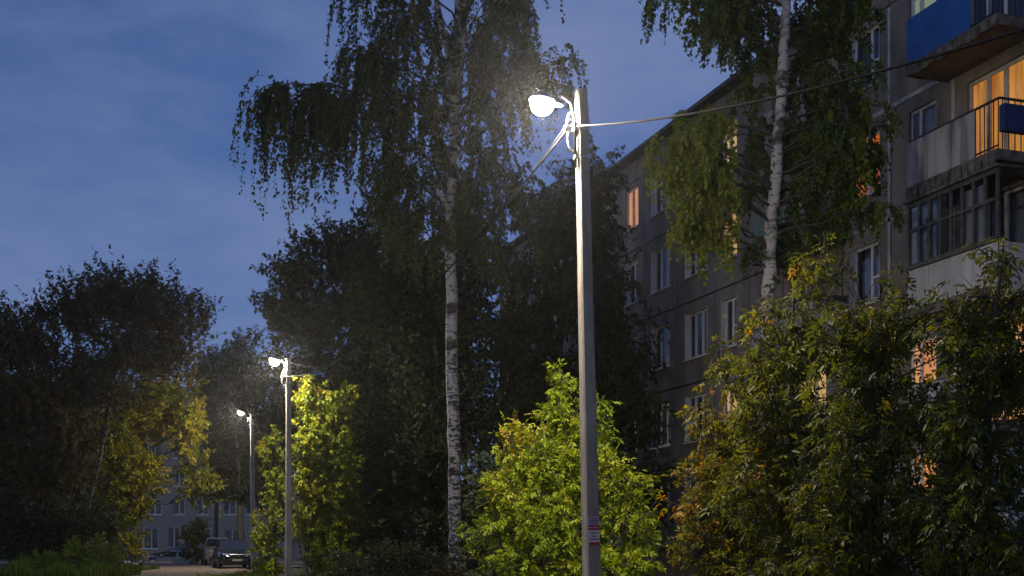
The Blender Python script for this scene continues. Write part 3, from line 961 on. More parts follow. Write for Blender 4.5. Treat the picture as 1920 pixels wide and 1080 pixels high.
class Veg:
    """Collects the twigs and leaves of one plant."""
    def __init__(self, seed):
        self.rng = np.random.default_rng(seed)
        self.tv, self.tl, self.tn = [], [], 0
        self.lv, self.ll, self.lt, self.ln = [], [], [], 0
    def twigs(self, pts, r0, r1):
        v, q = tubes_geo(pts, r0, r1)
        self.tv.append(v); self.tl.append(q + self.tn); self.tn += len(v)
    def leaves(self, P, A, N, L, Wd, t):
        v, q, tt = leaf_geo(P, A, N, L, Wd, t)
        self.lv.append(v); self.ll.append(q + self.ln); self.lt.append(tt); self.ln += len(v)
    def grow(self, P, D, L, K, grav, wob):
        pts = [P]
        d = norm(D)
        for k in range(K):
            d = norm(d + self.rng.normal(0, wob, d.shape) + np.array([0, 0, -1.0]) * grav)
            P = P + d * (L / K)[:, None]
            pts.append(P)
        return np.stack(pts, 1)
    def dress(self, pts, m, size, ratio, tints, droop=.4, spread=.9, t0=.1, compound=False, up=.8, jitter=.02):
        rng = self.rng
        n, K, _ = pts.shape
        t = rng.uniform(t0, 1, (n, m)) * (K - 1)
        i = np.minimum(t.astype(int), K - 2)
        fr = (t - i)[..., None]
        rows = np.arange(n)[:, None]
        a, b = pts[rows, i], pts[rows, i + 1]
        P = (a + (b - a) * fr).reshape(-1, 3)
        P += rng.normal(0, jitter, P.shape)
        d = norm(b - a).reshape(-1, 3)
        A = norm(d * .5 + norm(rng.normal(0, 1, P.shape)) * spread + np.array([0, 0, -droop]))
        N = norm(rng.normal(0, .55, P.shape) + np.array([0, 0, up]))
        s = size * rng.uniform(.45, 1.35, len(P))
        tt = np.clip(np.repeat(tints, m) + rng.normal(0, .10, len(P)), 0, 1)
        if not compound:
            self.leaves(P, A, N, s, s * ratio, tt)
        else:
            Sd = norm(np.cross(A, N)); N2 = np.cross(Sd, A)
            st = s * 1.5                      # length of the stalk that carries the leaflets
            for f, side, ls in ((1.0, 0, 1.0), (.85, .8, .85), (.85, -.8, .85), (.5, .95, .7), (.5, -.95, .7)):
                Q = P + A * (st * f)[:, None] - N2 * (st * f * f * .18)[:, None]
                B = norm(A * (1 if side == 0 else .7) + Sd * side - np.array([0, 0, .35]))
                self.leaves(Q, B, N2 + rng.normal(0, .25, N2.shape), s * ls * rng.uniform(.85, 1.15, len(s)), s * ls * ratio, np.clip(tt + rng.normal(0, .04, len(tt)), 0, 1))
    def build(self, root, leaf, twig='twig', crown='crown'):
        if self.tv:
            v = np.concatenate(self.tv); q = np.concatenate(self.tl)
            tag(np_mesh('twigs', v, q, np.full(len(q) // 4, 4), M[twig], root), kind='stuff')
        v = np.concatenate(self.lv); q = np.concatenate(self.ll); t = np.concatenate(self.lt)
        tag(np_mesh(crown, v, q, np.full(len(q) // 3, 3), M[leaf], root, t), kind='stuff')

def curve(p0, p1, n=7, lift=.25, rng=None, wob=.0):
    p0, p1 = np.array(p0, float), np.array(p1, float)
    L = np.linalg.norm(p1 - p0)
    mid = (p0 + p1) / 2 + np.array([0, 0, lift * L])
    t = np.linspace(0, 1, n)[:, None]
    c = (1 - t) ** 2 * p0 + 2 * t * (1 - t) * mid + t ** 2 * p1
    if rng is not None and wob:
        c[1:-1] += rng.normal(0, wob * L, (n - 2, 3))
    return c

def tree(name, label, cat, trunk, r0, r1, lobes, leaf, seed, leaf_size=.13, ratio=.55, cover=3.2, shoot=(.5, 1.0), shoot_up=.5,
         grav=.05, bark='bark', group=None, compound=False, tint=(.35, .2), droop=.4, lift=.2, per_shoot=22, sub=12, stems=1, part='crown', shell=.55, attach=None, gaps=()):
    """trunk: list of world points. lobes: (px, py, Y, rx_px, ry_px, depth_m[, leaf tint, cover factor])."""
    base = trunk[0]
    root = empty(name, base)
    tag(root, label, cat, group)
    b = np.array(base, float)
    rng = np.random.default_rng(seed)
    vg = Veg(seed + 1)
    tp = np.array(trunk, float) - b
    # resample the trunk finely
    k = np.linspace(0, len(tp) - 1, 4 * (len(tp) - 1) + 1)
    i = np.minimum(k.astype(int), len(tp) - 2)
    tp = tp[i] + (tp[i + 1] - tp[i]) * (k - i)[:, None]
    tp[1:-1] += rng.normal(0, .012, (len(tp) - 2, 3)) * r0 * 6
    seg = np.linspace(0, 1, len(tp))
    rad = r0 + (r1 - r0) * seg
    rad[0] *= 1.25
    MB().tube([tuple(p) for p in tp], [float(x) for x in rad], 12).build('trunk', M[bark], root, True)
    for lb in lobes:
        px, py, Y, rx, ry, dm = lb[:6]
        tc = lb[6] if len(lb) > 6 and lb[6] is not None else tint[0]
        cf = lb[7] if len(lb) > 7 else 1.0
        c = np.array(W(px, py, Y)) - b
        R = np.array([rx / S(Y), dm, ry / S(Y)])
        # limb from the trunk, leaving it below the lobe
        zt = c[2] - .35 * np.linalg.norm(c[:2])
        j = int(np.argmin(np.abs(tp[:, 2] - zt))) if attach is None else attach
        j = max(1, min(j, len(tp) - 1))
        cl = curve(tp[j], c, 8, lift * .6, rng, .03)
        rl = min(rad[j] * .6, .012 + .02 * np.linalg.norm(c - tp[j]))
        MB().tube([tuple(p) for p in cl], [float(rl * (1 - .8 * t)) for t in np.linspace(0, 1, 8)], 6).build('branch', M[bark], root, True)
        area = math.pi * R[0] * R[2]
        la = leaf_size ** 2 * ratio * .5 * (3.6 if compound else 1) * .62
        nl = cover * cf * area / la
        nsub = max(4, int(sub))
        nsh = max(1, int(round(nl / per_shoot / nsub)))
        dirs = norm(rng.normal(0, 1, (nsub, 3)))
        ends = c + dirs * R * rng.uniform(.5, .95, (nsub, 1))
        st = cl[rng.integers(4, 8, nsub)]
        t = np.linspace(0, 1, 5)[None, :, None]
        mid = (st + ends) / 2 + np.array([0, 0, .12]) * np.linalg.norm(ends - st, axis=1, keepdims=True)
        sp = (1 - t) ** 2 * st[:, None] + 2 * t * (1 - t) * mid[:, None] + t ** 2 * ends[:, None]
        vg.twigs(sp, np.full(nsub, rl * .35 + .006), np.full(nsub, .005))
        stint = np.clip(rng.normal(tc, tint[1], nsub), 0, 1)
        # shoots off the sub-branches
        which = np.repeat(np.arange(nsub), nsh)
        u = rng.uniform(.15, 1, len(which)) ** .7 * 4
        ii = np.minimum(u.astype(int), 3)
        P = sp[which, ii] + (sp[which, ii + 1] - sp[which, ii]) * (u - ii)[:, None]
        P += rng.normal(0, 1, P.shape) * R * .16
        if gaps:
            Wp = P + b
            qx = CX + FPX * Wp[:, 0] / Wp[:, 1]
            qy = HY - FPX * (Wp[:, 2] - EYE) / Wp[:, 1]
            keep = np.ones(len(P), bool)
            for gx_, gy_, gr_ in gaps:
                keep &= ~((np.hypot(qx - gx_, qy - gy_) < gr_) & (rng.random(len(P)) < .93))
            P, which = P[keep], which[keep]
            if not len(P): continue
        outw = norm((P - c) / R)
        D = norm(outw * shell + norm(rng.normal(0, 1, P.shape)) * .7 + np.array([0, 0, shoot_up]))
        Ls = rng.uniform(shoot[0], shoot[1], len(P)) * min(1.0, .35 + min(R) / 1.5)
        pts = vg.grow(P, D, Ls, 4, grav, .16)
        kt = slice(None, None, 1 if Y < 25 else 4)          # far twigs are thinner than a pixel
        vg.twigs(pts[kt], np.full(len(P), .007)[kt], np.full(len(P), .003)[kt])
        vg.dress(pts, per_shoot, leaf_size, ratio, stint[which], droop, compound=compound)
    vg.build(root, leaf, crown=part)
    return root

def G(px, Y, dz=0.0):
    """Ground point under a pixel column."""
    return ((px - CX) / FPX * Y, Y, (-.55 if Y > 85 else 0.0) - .05 + dz)

# ---- weeping birches
def birch(name, label, trunk, r0, r1, arms, seed, leaf, group='birches', leaf_size=.088, strand=(1.0, 2.6), density=1.0, tint=.4, bark='birch', forks=()):
    base = trunk[0]
    root = empty(name, base)
    tag(root, label, 'birch tree', group)
    b = np.array(base, float)
    rng = np.random.default_rng(seed)
    vg = Veg(seed + 1)
    tp = np.array(trunk, float) - b
    k = np.linspace(0, len(tp) - 1, 6 * (len(tp) - 1) + 1)
    i = np.minimum(k.astype(int), len(tp) - 2)
    tp = tp[i] + (tp[i + 1] - tp[i]) * (k - i)[:, None]
    tp[1:-1] += rng.normal(0, .02, (len(tp) - 2, 3))
    seg = np.linspace(0, 1, len(tp))
    rad = (r0 + (r1 - r0) * seg) * rng.uniform(.96, 1.04, len(tp))
    rad[0] *= 1.3
    MB().tube([tuple(p) for p in tp], [float(x) for x in rad], 16).build('trunk', M[bark], root, True)
    for fk in forks:
        f = np.array(fk[0], float) - b
        MB().tube([tuple(p) for p in f], [float(fk[1] + (fk[2] - fk[1]) * q) for q in np.linspace(0, 1, len(f))], 10).build('limb', M[bark], root, True)
    for a in arms:
        (px, py, Y), tip, n_str, smin, smax = a[0], a[1], a[2], a[3], a[4]
        tn = a[5] if len(a) > 5 else tint
        bl, u0 = a[6] if len(a) > 6 else (.75, .35)
        p1 = np.array(W(px, py, Y)) - b
        # where the arm leaves the stem
        z = p1[2] - tip
        j = int(np.argmin(np.abs(tp[:, 2] - z)))
        j = max(1, min(j, len(tp) - 1))
        cl = curve(tp[j], p1, 10, .10, rng, .02)
        rl = min(rad[j] * .42, .012 + .008 * np.linalg.norm(p1 - tp[j]))
        MB().tube([tuple(p) for p in cl], [float(rl * (1 - .85 * t)) for t in np.linspace(0, 1, 10)], 6).build('branch', M['twig' if rl < .05 else 'bark'], root, True)
        # fine branchlets spread from the outer part of the arm, then hang
        ns = max(3, int(n_str * density))
        u = rng.uniform(u0, 1, ns) * 9
        ii = np.minimum(u.astype(int), 8)
        P = cl[ii] + (cl[ii + 1] - cl[ii]) * (u - ii)[:, None]
        ad = norm(p1 - tp[j])
        D = norm(ad * .6 + norm(rng.normal(0, 1, P.shape)) * np.array([1, 1, .45]) + np.array([0, 0, .12]))
        L1 = rng.uniform(.3, 1.0, ns) * bl
        q = vg.grow(P, D, L1, 4, .10, .14)
        vg.twigs(q, np.full(ns, .010), np.full(ns, .005))
        tn_s = np.clip(rng.normal(tn, .16, ns), 0, 1)
        vg.dress(q, 16, leaf_size, .72, tn_s, .5, jitter=.04)
        # two or three weeping strands from each branchlet
        for rep in range(4):
            w = np.arange(ns)
            s0 = q[w, 4 - rng.integers(0, 2, ns)]
            Ls = rng.uniform(smin, smax, ns) * rng.uniform(.5, 1.0, ns)
            d0 = norm(q[:, -1] - q[:, -2]) * .5 + np.array([0, 0, -.3]) + rng.normal(0, .16, (ns, 3))
            hang = vg.grow(s0, d0, Ls, 7, .55, .07)
            vg.twigs(hang[rep % 2::2], np.full(len(hang[rep % 2::2]), .0045), np.full(len(hang[rep % 2::2]), .002))
            m = max(10, int(30 * (smin + smax) / 2))
            vg.dress(hang, m, leaf_size, .72, tn_s, .75, spread=.8, t0=.0, jitter=.03, up=.3)
    vg.build(root, leaf)
    return root

# birch by the middle of the picture
BY = 30.0
tr1 = [W(856, 1128, BY), W(854, 1000, BY), W(849, 780, BY), W(846, 560, BY), W(845, 420, BY), W(850, 250, BY), W(858, 100, BY), W(862, -60, BY), W(866, -260, BY), W(868, -420, BY)]
arms1 = []
r1g = random.Random(4)
def A_(px, py, tip, n, a, b, tn=.35, dY=None, bl=(.7, .35)):
    arms1.append(((px, py, BY + (r1g.uniform(-1.8, 1.8) if dY is None else dY)), tip, n, a, b, tn, bl))
# crown above, out of frame too
for px, py in ((760, -190), (930, -200), (820, -300), (880, -330), (700, -90), (980, -110), (650, -40), (960, -30), (620, -80), (1000, -60)):
    A_(px, py, 1.2, 8, 1.2, 2.8)
for px, py in ((680, 30), (740, -10), (760, 60), (650, 60), (930, 20), (960, 60), (800, 20), (900, 60), (850, 90), (945, -40), (690, 110), (975, 100)):
    A_(px, py, 1.3, 6, 1.2, 3.0)
for px, py in ((640, 150), (700, 170), (760, 160), (810, 200), (900, 180), (940, 220), (880, 260), (720, 230), (660, 205), (930, 300), (800, 290), (850, 330)):
    A_(px, py, 1.3, 6, 1.2, 3.0)
for px, py in ((740, 310), (690, 290), (800, 380), (900, 390), (960, 360), (1000, 330), (720, 370), (960, 430), (780, 420)):
    A_(px, py, 1.0, 8, .9, 2.0)
# long low arm to the left and its hanging curtain
A_(500, 168, .2, 15, 1.3, 2.8, .45, -.6, (.35, .62))
A_(465, 190, .2, 9, .4, 1.2, .4, -.4, (.3, .85))
A_(540, 182, .3, 11, 1.9, 3.9, .45, -.5, (.3, .66))
A_(590, 200, .3, 9, 1.4, 3.2, .5, -.3, (.3, .6))
A_(625, 190, .6, 15, 1.0, 2.9, .4, 0., (.4, .6))
A_(520, 176, .3, 7, 1.8, 4.2, .4, .3, (.3, .75))
A_(645, 95, .9, 16, .9, 2.2, .4, .4, (.35, .6))
# long arm to the right behind the lamp
A_(1062, 104, 1.4, 16, .4, 1.1, .3, .4)
A_(1010, 130, 1.2, 22, .7, 1.7, .45, .3)
A_(985, 165, .8, 8, .8, 2.2, .45, .2)
A_(1070, 150, 1.2, 10, .3, .9, .45, .5)
forks1 = [([W(852, 215, BY), W(846, 120, BY - .1), W(828, 50, BY - .3), W(812, -30, BY - .4)], .10, .07),
          ([W(856, 150, BY), W(868, 60, BY - .2), W(878, -60, BY - .2)], .10, .07),
          ([W(845, 405, BY), W(838, 385, BY - .2), W(822, 360, BY - .3), W(806, 335, BY - .3)], .08, .04)]
birch('weeping_birch', 'tallest weeping birch, long low left branch, white trunk left of the nearest lamp pole', tr1, .185, .07, arms1, 21, 'leaf_birch', forks=forks1)

# birch in front of the apartment block
BY = 24.0
tr2 = [W(1436, 1165, BY), W(1438, 900, BY), W(1440, 700, BY), W(1440, 560, BY), W(1447, 420, BY), W(1462, 230, BY), W(1470, 90, BY), W(1476, -60, BY), W(1482, -260, BY), W(1486, -420, BY)]
arms2 = []
def B_(px, py, tip, n, a, b, tn=.35, dY=None):
    arms2.append(((px, py, BY + ((r1g.uniform(.7, 1.7) if abs(px - 1465) < 130 else r1g.uniform(-.8, 1.4)) if dY is None else dY)), tip, n, a, b, tn, (.5, .4)))
for px, py in ((1240, -30), (1290, -60), (1340, -40), (1390, -70), (1420, -120), (1530, -70), (1580, -40), (1620, -60), (1480, -150), (1560, -130), (1300, -130)):
    B_(px, py, 1.0, 12, .5, 1.2)
for px, py in ((1230, 5), (1290, 20), (1330, 60), (1380, 40), (1420, 20), (1520, 30), (1570, 50), (1620, 20), (1400, 90), (1540, 90), (1610, 70), (1350, 10)):
    B_(px, py, .8, 11, .35, .95)
for px, py in ((1405, 170), (1425, 230), (1520, 170), (1560, 200), (1600, 230), (1415, 290), (1500, 260), (1540, 300), (1580, 270)):
    B_(px, py, .6, 10, .35, .9)
for px, py in ((1415, 360), (1500, 370), (1550, 350), (1410, 470), (1500, 430), (1600, 320), (1620, 290)):
    B_(px, py, .5, 8, .3, .8)
for px, py in ((1620, 180), (1650, 230), (1640, 270), (1600, 400), (1560, 420), (1640, 350), (1530, 230), (1590, 150), (1510, 130), (1640, 110), (1520, 470), (1660, 300), (1680, 390), (1625, 265), (1635, 310), (1610, 290), (1650, 200)):
    B_(px, py, .6, 9, .3, .8)
for px, py, n, dy in ((1250, 270, 14, -1.2), (1275, 250, 14, -1.0), (1300, 270, 14, -1.2), (1265, 320, 15, -1.5), (1300, 330, 15, -1.4), (1285, 380, 14, -1.3), (1325, 300, 12, -.3), (1330, 350, 9, -.4), (1330, 400, 9, -.8), (1290, 410, 11, -1.1), (1320, 440, 11, -.9), (1240, 300, 10, -1.2), (1330, 225, 8, -.5), (1310, 215, 3, -.4), (1270, 215, 3, -.4)):
    arms2.append(((px, py, BY + dy), .5, n, .3, .85, .8, (.5, .6)))  # high tint paints lamplight into the leaves of this limb
birch('weeping_birch', 'birch with pale trunk standing before the balconies of the apartment block', tr2, .17, .07, arms2, 33, 'leaf_birch_part_lit', leaf_size=.088, strand=(.4, 1.1))
# slim trunk in the dark behind the first birch
tr3 = [G(876, 41.6), W(874, 860, 41.6), W(872, 700, 41.6), W(869, 600, 41.6), W(866, 420, 41.6)]
arms3 = [((px, py, 41.6 + dy), .8, 9, .6, 1.4, .3) for px, py, dy in ((840, 430, .5), (900, 440, .4), (870, 400, .3), (920, 500, .2), (830, 500, .6), (890, 350, .4))]
birch('thin_birch', 'thin birch stem half lost in the dark behind the big weeping birch', tr3, .075, .03, arms3, 55, 'leaf_dark', group='birches')

# ---- broadleaf trees
tree('maple_tree', 'big dark maple with spiky browning crown at the left edge of the drive', 'tree',
     [G(150, 58), W(160, 960, 58), W(185, 860, 58), W(205, 760, 58), W(215, 640, 58)], .24, .07,
     [(50, 680, 58, 75, 70, 2.2), (120, 610, 58, 75, 65, 2.2), (205, 580, 58, 80, 75, 2.3), (290, 590, 57.5, 75, 65, 2.2), (350, 630, 58, 48, 55, 1.6),
      (60, 790, 57, 80, 80, 2.2), (160, 740, 57, 90, 85, 2.4), (255, 680, 57.5, 75, 60, 2.2), (335, 690, 58.5, 45, 40, 1.6), (-30, 640, 59, 60, 60, 2),
      (70, 900, 56.5, 90, 70, 2.0), (125, 840, 56.5, 60, 70, 1.9), (-20, 920, 57, 60, 70, 1.9), (-40, 800, 58, 60, 90, 2)],
     'leaf_brown', 101, .19, .6, 3.9, (.8, 1.9), 1.0, -.03, tint=(.35, .25), sub=16, group='trees along the drive')
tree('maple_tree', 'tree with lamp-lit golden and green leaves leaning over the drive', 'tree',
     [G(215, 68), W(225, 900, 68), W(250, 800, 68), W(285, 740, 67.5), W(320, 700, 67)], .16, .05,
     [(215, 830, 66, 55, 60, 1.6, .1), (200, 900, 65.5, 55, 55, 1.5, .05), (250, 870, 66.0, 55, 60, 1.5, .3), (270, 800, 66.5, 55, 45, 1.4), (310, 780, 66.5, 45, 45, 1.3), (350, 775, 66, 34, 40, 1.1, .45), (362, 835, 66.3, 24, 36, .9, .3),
      (200, 960, 65.5, 60, 50, 1.4, .0), (255, 935, 66, 45, 40, 1.1, .25), (290, 905, 66, 34, 22, .9), (335, 725, 66.5, 50, 35, 1.2), (270, 740, 67, 60, 40, 1.3, .15), (235, 1010, 65.0, 32, 36, 1.1, .1), (300, 850, 67, 16, 26, .6), (200, 770, 67, 50, 50, 1.3, .05), (372, 880, 66.8, 26, 40, .9, .0), (392, 925, 66.6, 28, 30, .9, .0), (355, 800, 66.2, 30, 30, .9, .5), (320, 745, 66, 40, 30, 1.0, .5), (170, 860, 66, 50, 60, 1.4, .0)],  # low right lobes: lamp-lit side of the linden painted in as paler leaves
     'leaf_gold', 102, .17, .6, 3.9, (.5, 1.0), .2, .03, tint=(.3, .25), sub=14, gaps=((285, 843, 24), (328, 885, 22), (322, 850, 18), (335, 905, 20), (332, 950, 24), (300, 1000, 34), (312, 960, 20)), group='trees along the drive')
tree('linden_tree', 'dark dense tree hanging over the parked cars behind the farthest lamp', 'tree',
     [G(452, 72), W(450, 900, 72), W(440, 800, 72), W(430, 720, 72)], .2, .07,
     [(425, 880, 73, 45, 60, 1.6), (440, 840, 73, 50, 70, 1.8), (420, 770, 74, 52, 60, 1.9), (460, 770, 75, 44, 70, 1.9), (410, 710, 76, 40, 45, 1.7), (455, 710, 76, 40, 50, 1.6),
      (490, 880, 73, 34, 60, 1.4), (455, 925, 72, 50, 24, 1.2), (515, 830, 74, 34, 70, 1.6), (395, 820, 74, 34, 60, 1.5), (510, 930, 73, 36, 40, 1.3), (405, 920, 73, 30, 26, 1.1)],
     'leaf_dark', 103, .21, .6, 4.2, (.5, 1.1), .4, .02, tint=(.12, .16), sub=13, group='trees along the drive')  # dark leaf and low tint paint the linden as unlit
tree('poplar_tree', 'dim far tree whose pointed top stands against the sky behind the lamps', 'tree',
     [G(405, 92), W(405, 900, 92), W(403, 720, 92), W(402, 670, 92)], .2, .05,
     [(400, 690, 92, 26, 36, 1.5), (425, 720, 92, 34, 42, 1.7), (390, 760, 92, 40, 60, 1.9), (440, 690, 93, 28, 36, 1.5), (465, 660, 92, 30, 50, 1.6), (400, 830, 92, 40, 60, 1.8), (370, 710, 93, 20, 36, 1.2)],
     'leaf_dark', 104, .2, .6, 3.2, (.6, 1.3), 1.0, -.03, tint=(.3, .2), sub=12, group='trees along the drive')
tree('elm_tree', 'broad dark tree behind the middle lamp pole, crown rising left of the weeping birch', 'tree',
     [G(610, 47), W(612, 950, 47), W(618, 800, 47), W(622, 650, 47), W(626, 540, 47)], .22, .07,
     [(620, 500, 47, 70, 62, 1.9), (560, 540, 46.5, 62, 55, 1.8), (525, 610, 46.5, 55, 60, 1.8), (680, 500, 47, 55, 62, 1.8), (600, 610, 46, 75, 65, 2.0), (690, 600, 46, 70, 75, 2),
      (520, 700, 47, 45, 60, 1.6), (590, 710, 46.5, 70, 65, 1.9), (680, 720, 46, 75, 80, 2), (500, 790, 47.5, 34, 60, 1.5), (560, 800, 47.5, 50, 60, 1.6), (650, 840, 45.5, 70, 80, 1.9),
      (730, 800, 45.5, 60, 90, 1.9), (690, 950, 44.5, 70, 70, 1.8), (770, 920, 44.5, 60, 90, 1.8), (600, 960, 45.5, 60, 80, 1.8), (740, 1030, 44, 90, 50, 1.6)],
     'leaf_dark', 105, .17, .58, 4.3, (.5, 1.2), .6, .0, tint=(.35, .22), sub=16, group='trees along the drive')
tree('ash_tree', 'dark tree filling the gap behind the white birch trunk', 'tree',
     [G(800, 41), W(800, 950, 41), W(795, 800, 41), W(790, 640, 41), W(790, 520, 41)], .2, .06,
     [(760, 520, 41, 70, 60, 1.8), (820, 560, 41, 70, 65, 1.8), (760, 640, 41, 75, 70, 1.9), (840, 660, 41, 65, 75, 1.8), (800, 760, 40.5, 85, 75, 1.9), (790, 870, 40.5, 90, 75, 1.9), (870, 800, 40, 60, 80, 1.7), (830, 980, 40, 90, 70, 1.7), (720, 470, 42, 45, 45, 1.4), (710, 560, 42, 60, 60, 1.5), (700, 420, 43, 50, 45, 1.4), (880, 560, 41, 55, 60, 1.5), (860, 470, 41.5, 60, 55, 1.6)],
     'leaf_dark', 106, .16, .55, 4.4, (.5, 1.1), .3, .05, tint=(.3, .2), sub=15, group='trees before the apartment block')
tree('ash_tree', 'dark drooping tree right behind the nearest lamp pole hiding the far end of the block', 'tree',
     [G(1040, 39), W(1040, 900, 39), W(1045, 700, 39), W(1055, 520, 39), W(1075, 380, 39)], .22, .06,
     [(1118, 320, 38.5, 40, 50, 1.6), (1080, 350, 39, 55, 65, 1.7), (1020, 420, 39, 60, 65, 1.8), (1118, 420, 38.5, 40, 60, 1.6), (1090, 460, 38.5, 75, 70, 1.9), (1010, 530, 38.5, 65, 60, 1.8), (1140, 540, 38, 55, 65, 1.7),
      (1080, 580, 38, 80, 70, 1.9), (1000, 640, 38.5, 75, 75, 1.9), (1190, 640, 37.5, 48, 80, 1.5), (1100, 700, 38, 80, 80, 1.9), (1010, 770, 38, 85, 80, 1.9), (1190, 780, 37, 60, 80, 1.6), (1110, 850, 37.5, 80, 90, 1.8), (930, 600, 39, 60, 55, 1.7), (930, 720, 39, 70, 80, 1.8), (930, 870, 38.5, 75, 85, 1.7), (1200, 920, 36.5, 60, 85, 1.5), (1040, 960, 37, 110, 80, 1.7)],
     'leaf_dark', 107, .16, .5, 3.9, (.5, 1.1), .0, .22, tint=(.35, .22), sub=15, group='trees before the apartment block', droop=.7)
tree('alder_tree', 'dim alder deep in the gap left of the white birch trunk', 'tree',
     [G(790, 58), W(790, 950, 58), W(785, 800, 58), W(785, 620, 58)], .2, .08,
     [(700, 620, 58, 60, 70, 2), (770, 560, 58, 65, 60, 2), (840, 610, 58, 65, 70, 2), (710, 740, 58, 70, 70, 2), (790, 700, 58, 75, 75, 2.2), (870, 720, 58, 60, 80, 2), (740, 850, 58, 80, 70, 2), (830, 830, 58, 80, 80, 2), (780, 940, 58, 110, 60, 2), (660, 830, 59, 60, 90, 2)],
     'leaf_dark', 121, .25, .62, 4.2, (.6, 1.2), .4, .0, tint=(.3, .2), sub=15, group='trees along the drive')
tree('alder_tree', 'dim tree filling the far left edge behind the big maple', 'tree',
     [G(40, 74), W(40, 950, 74), W(40, 850, 74), W(45, 760, 74)], .2, .08,
     [(10, 760, 74, 60, 60, 2), (80, 760, 74, 60, 60, 2), (-30, 850, 74, 60, 70, 2), (40, 850, 74, 60, 60, 2), (120, 840, 74, 60, 60, 2), (20, 940, 74, 80, 60, 2), (130, 930, 74, 80, 60, 2), (150, 770, 74, 50, 50, 2), (60, 1010, 74, 110, 40, 2)],
     'leaf_dark', 122, .28, .62, 4.2, (.6, 1.2), .4, .0, tint=(.35, .2), sub=14, group='trees along the drive')
# ---- shrubs
THIN = ((1748, 668, 42), (1738, 893, 34), (1545, 715, 38), (1374, 758, 34), (1810, 540, 34), (1770, 525, 34), (1555, 590, 40), (1600, 560, 30), (1635, 545, 30))   # bare patches in the thicket
tree('round_shrub', 'rounded dark shrub standing left of the parked pickup', 'shrub',
     [G(368, 73.5), W(368, 1045, 73.5), W(368, 1020, 73.5)], .07, .04,
     [(355, 1010, 73.5, 17, 26, .7), (378, 1000, 73.5, 20, 26, .7), (368, 1035, 73.3, 24, 22, .8), (366, 985, 73.6, 14, 14, .5)],
     'leaf_dark', 108, .13, .6, 3.6, (.3, .6), .4, .02, tint=(.7, .2), sub=12, group='shrubs by the drive')
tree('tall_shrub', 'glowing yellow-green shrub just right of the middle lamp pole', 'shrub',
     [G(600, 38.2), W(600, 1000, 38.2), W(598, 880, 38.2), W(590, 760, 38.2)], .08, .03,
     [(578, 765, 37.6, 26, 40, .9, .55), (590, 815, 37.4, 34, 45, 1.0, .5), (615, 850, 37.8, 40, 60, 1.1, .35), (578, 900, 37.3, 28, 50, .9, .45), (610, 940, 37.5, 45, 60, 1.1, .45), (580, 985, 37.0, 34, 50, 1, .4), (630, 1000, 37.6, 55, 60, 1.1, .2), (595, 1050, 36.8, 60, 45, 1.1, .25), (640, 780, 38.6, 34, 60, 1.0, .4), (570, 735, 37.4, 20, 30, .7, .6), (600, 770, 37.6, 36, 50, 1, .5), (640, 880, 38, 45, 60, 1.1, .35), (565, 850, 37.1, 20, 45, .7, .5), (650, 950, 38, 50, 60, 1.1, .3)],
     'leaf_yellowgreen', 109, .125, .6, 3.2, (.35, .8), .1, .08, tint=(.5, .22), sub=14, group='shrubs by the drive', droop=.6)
tree('tall_shrub', 'lower green shrub with orange sprigs between the two farther lamp poles', 'shrub',
     [G(515, 40), W(515, 1040, 40), W(512, 960, 40), W(505, 900, 40)], .05, .02,
     [(515, 1000, 38.5, 30, 45, .9, .4), (500, 1040, 38.2, 30, 45, .8, .35), (525, 920, 38.8, 24, 50, .8, .45), (515, 840, 39.2, 20, 36, .7, .5), (490, 975, 40.2, 14, 16, .5, 1.0), (492, 838, 40.5, 10, 16, .4, 1.0, .9), (510, 870, 40.5, 20, 35, .7), (500, 1080, 39, 34, 30, .8)],  # raised tints put lamplight into most lobes; orange sprigs are real leaf colour
     'leaf_yellowgreen', 110, .12, .6, 2.8, (.3, .65), .2, .06, tint=(.25, .2), sub=12, group='shrubs by the drive', droop=.6)
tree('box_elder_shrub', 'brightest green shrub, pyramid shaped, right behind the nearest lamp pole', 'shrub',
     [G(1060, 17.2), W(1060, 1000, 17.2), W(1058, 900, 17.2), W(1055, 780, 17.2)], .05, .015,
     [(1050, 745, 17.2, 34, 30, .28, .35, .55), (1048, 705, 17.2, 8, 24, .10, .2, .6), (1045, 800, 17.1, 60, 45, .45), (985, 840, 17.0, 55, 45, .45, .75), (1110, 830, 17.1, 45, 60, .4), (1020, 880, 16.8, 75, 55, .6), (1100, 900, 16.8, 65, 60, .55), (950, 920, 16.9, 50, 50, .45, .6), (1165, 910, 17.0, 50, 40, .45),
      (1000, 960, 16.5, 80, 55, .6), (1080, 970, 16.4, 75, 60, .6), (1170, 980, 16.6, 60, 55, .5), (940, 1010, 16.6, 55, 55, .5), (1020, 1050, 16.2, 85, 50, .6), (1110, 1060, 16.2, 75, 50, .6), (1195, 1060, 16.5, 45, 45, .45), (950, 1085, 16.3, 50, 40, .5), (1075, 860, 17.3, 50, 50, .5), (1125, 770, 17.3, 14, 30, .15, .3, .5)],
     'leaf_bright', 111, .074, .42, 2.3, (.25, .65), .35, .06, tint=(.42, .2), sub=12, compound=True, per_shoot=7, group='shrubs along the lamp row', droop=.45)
tree('lilac_shrub', 'dull grey-green shrub between the white birch trunk and the brightest shrub', 'shrub',
     [G(905, 20), W(905, 1030, 20), W(905, 950, 20), W(908, 890, 20)], .04, .015,
     [(905, 885, 20, 28, 30, .4), (900, 940, 19.8, 40, 45, .5), (935, 920, 19.9, 34, 40, .5), (895, 1000, 19.6, 38, 45, .5), (925, 1060, 19.5, 48, 45, .5), (880, 1040, 19.6, 26, 40, .4)],
     'leaf_lilac', 112, .085, .6, 2.8, (.25, .5), .3, .05, tint=(.4, .25), sub=12, group='shrubs along the lamp row')
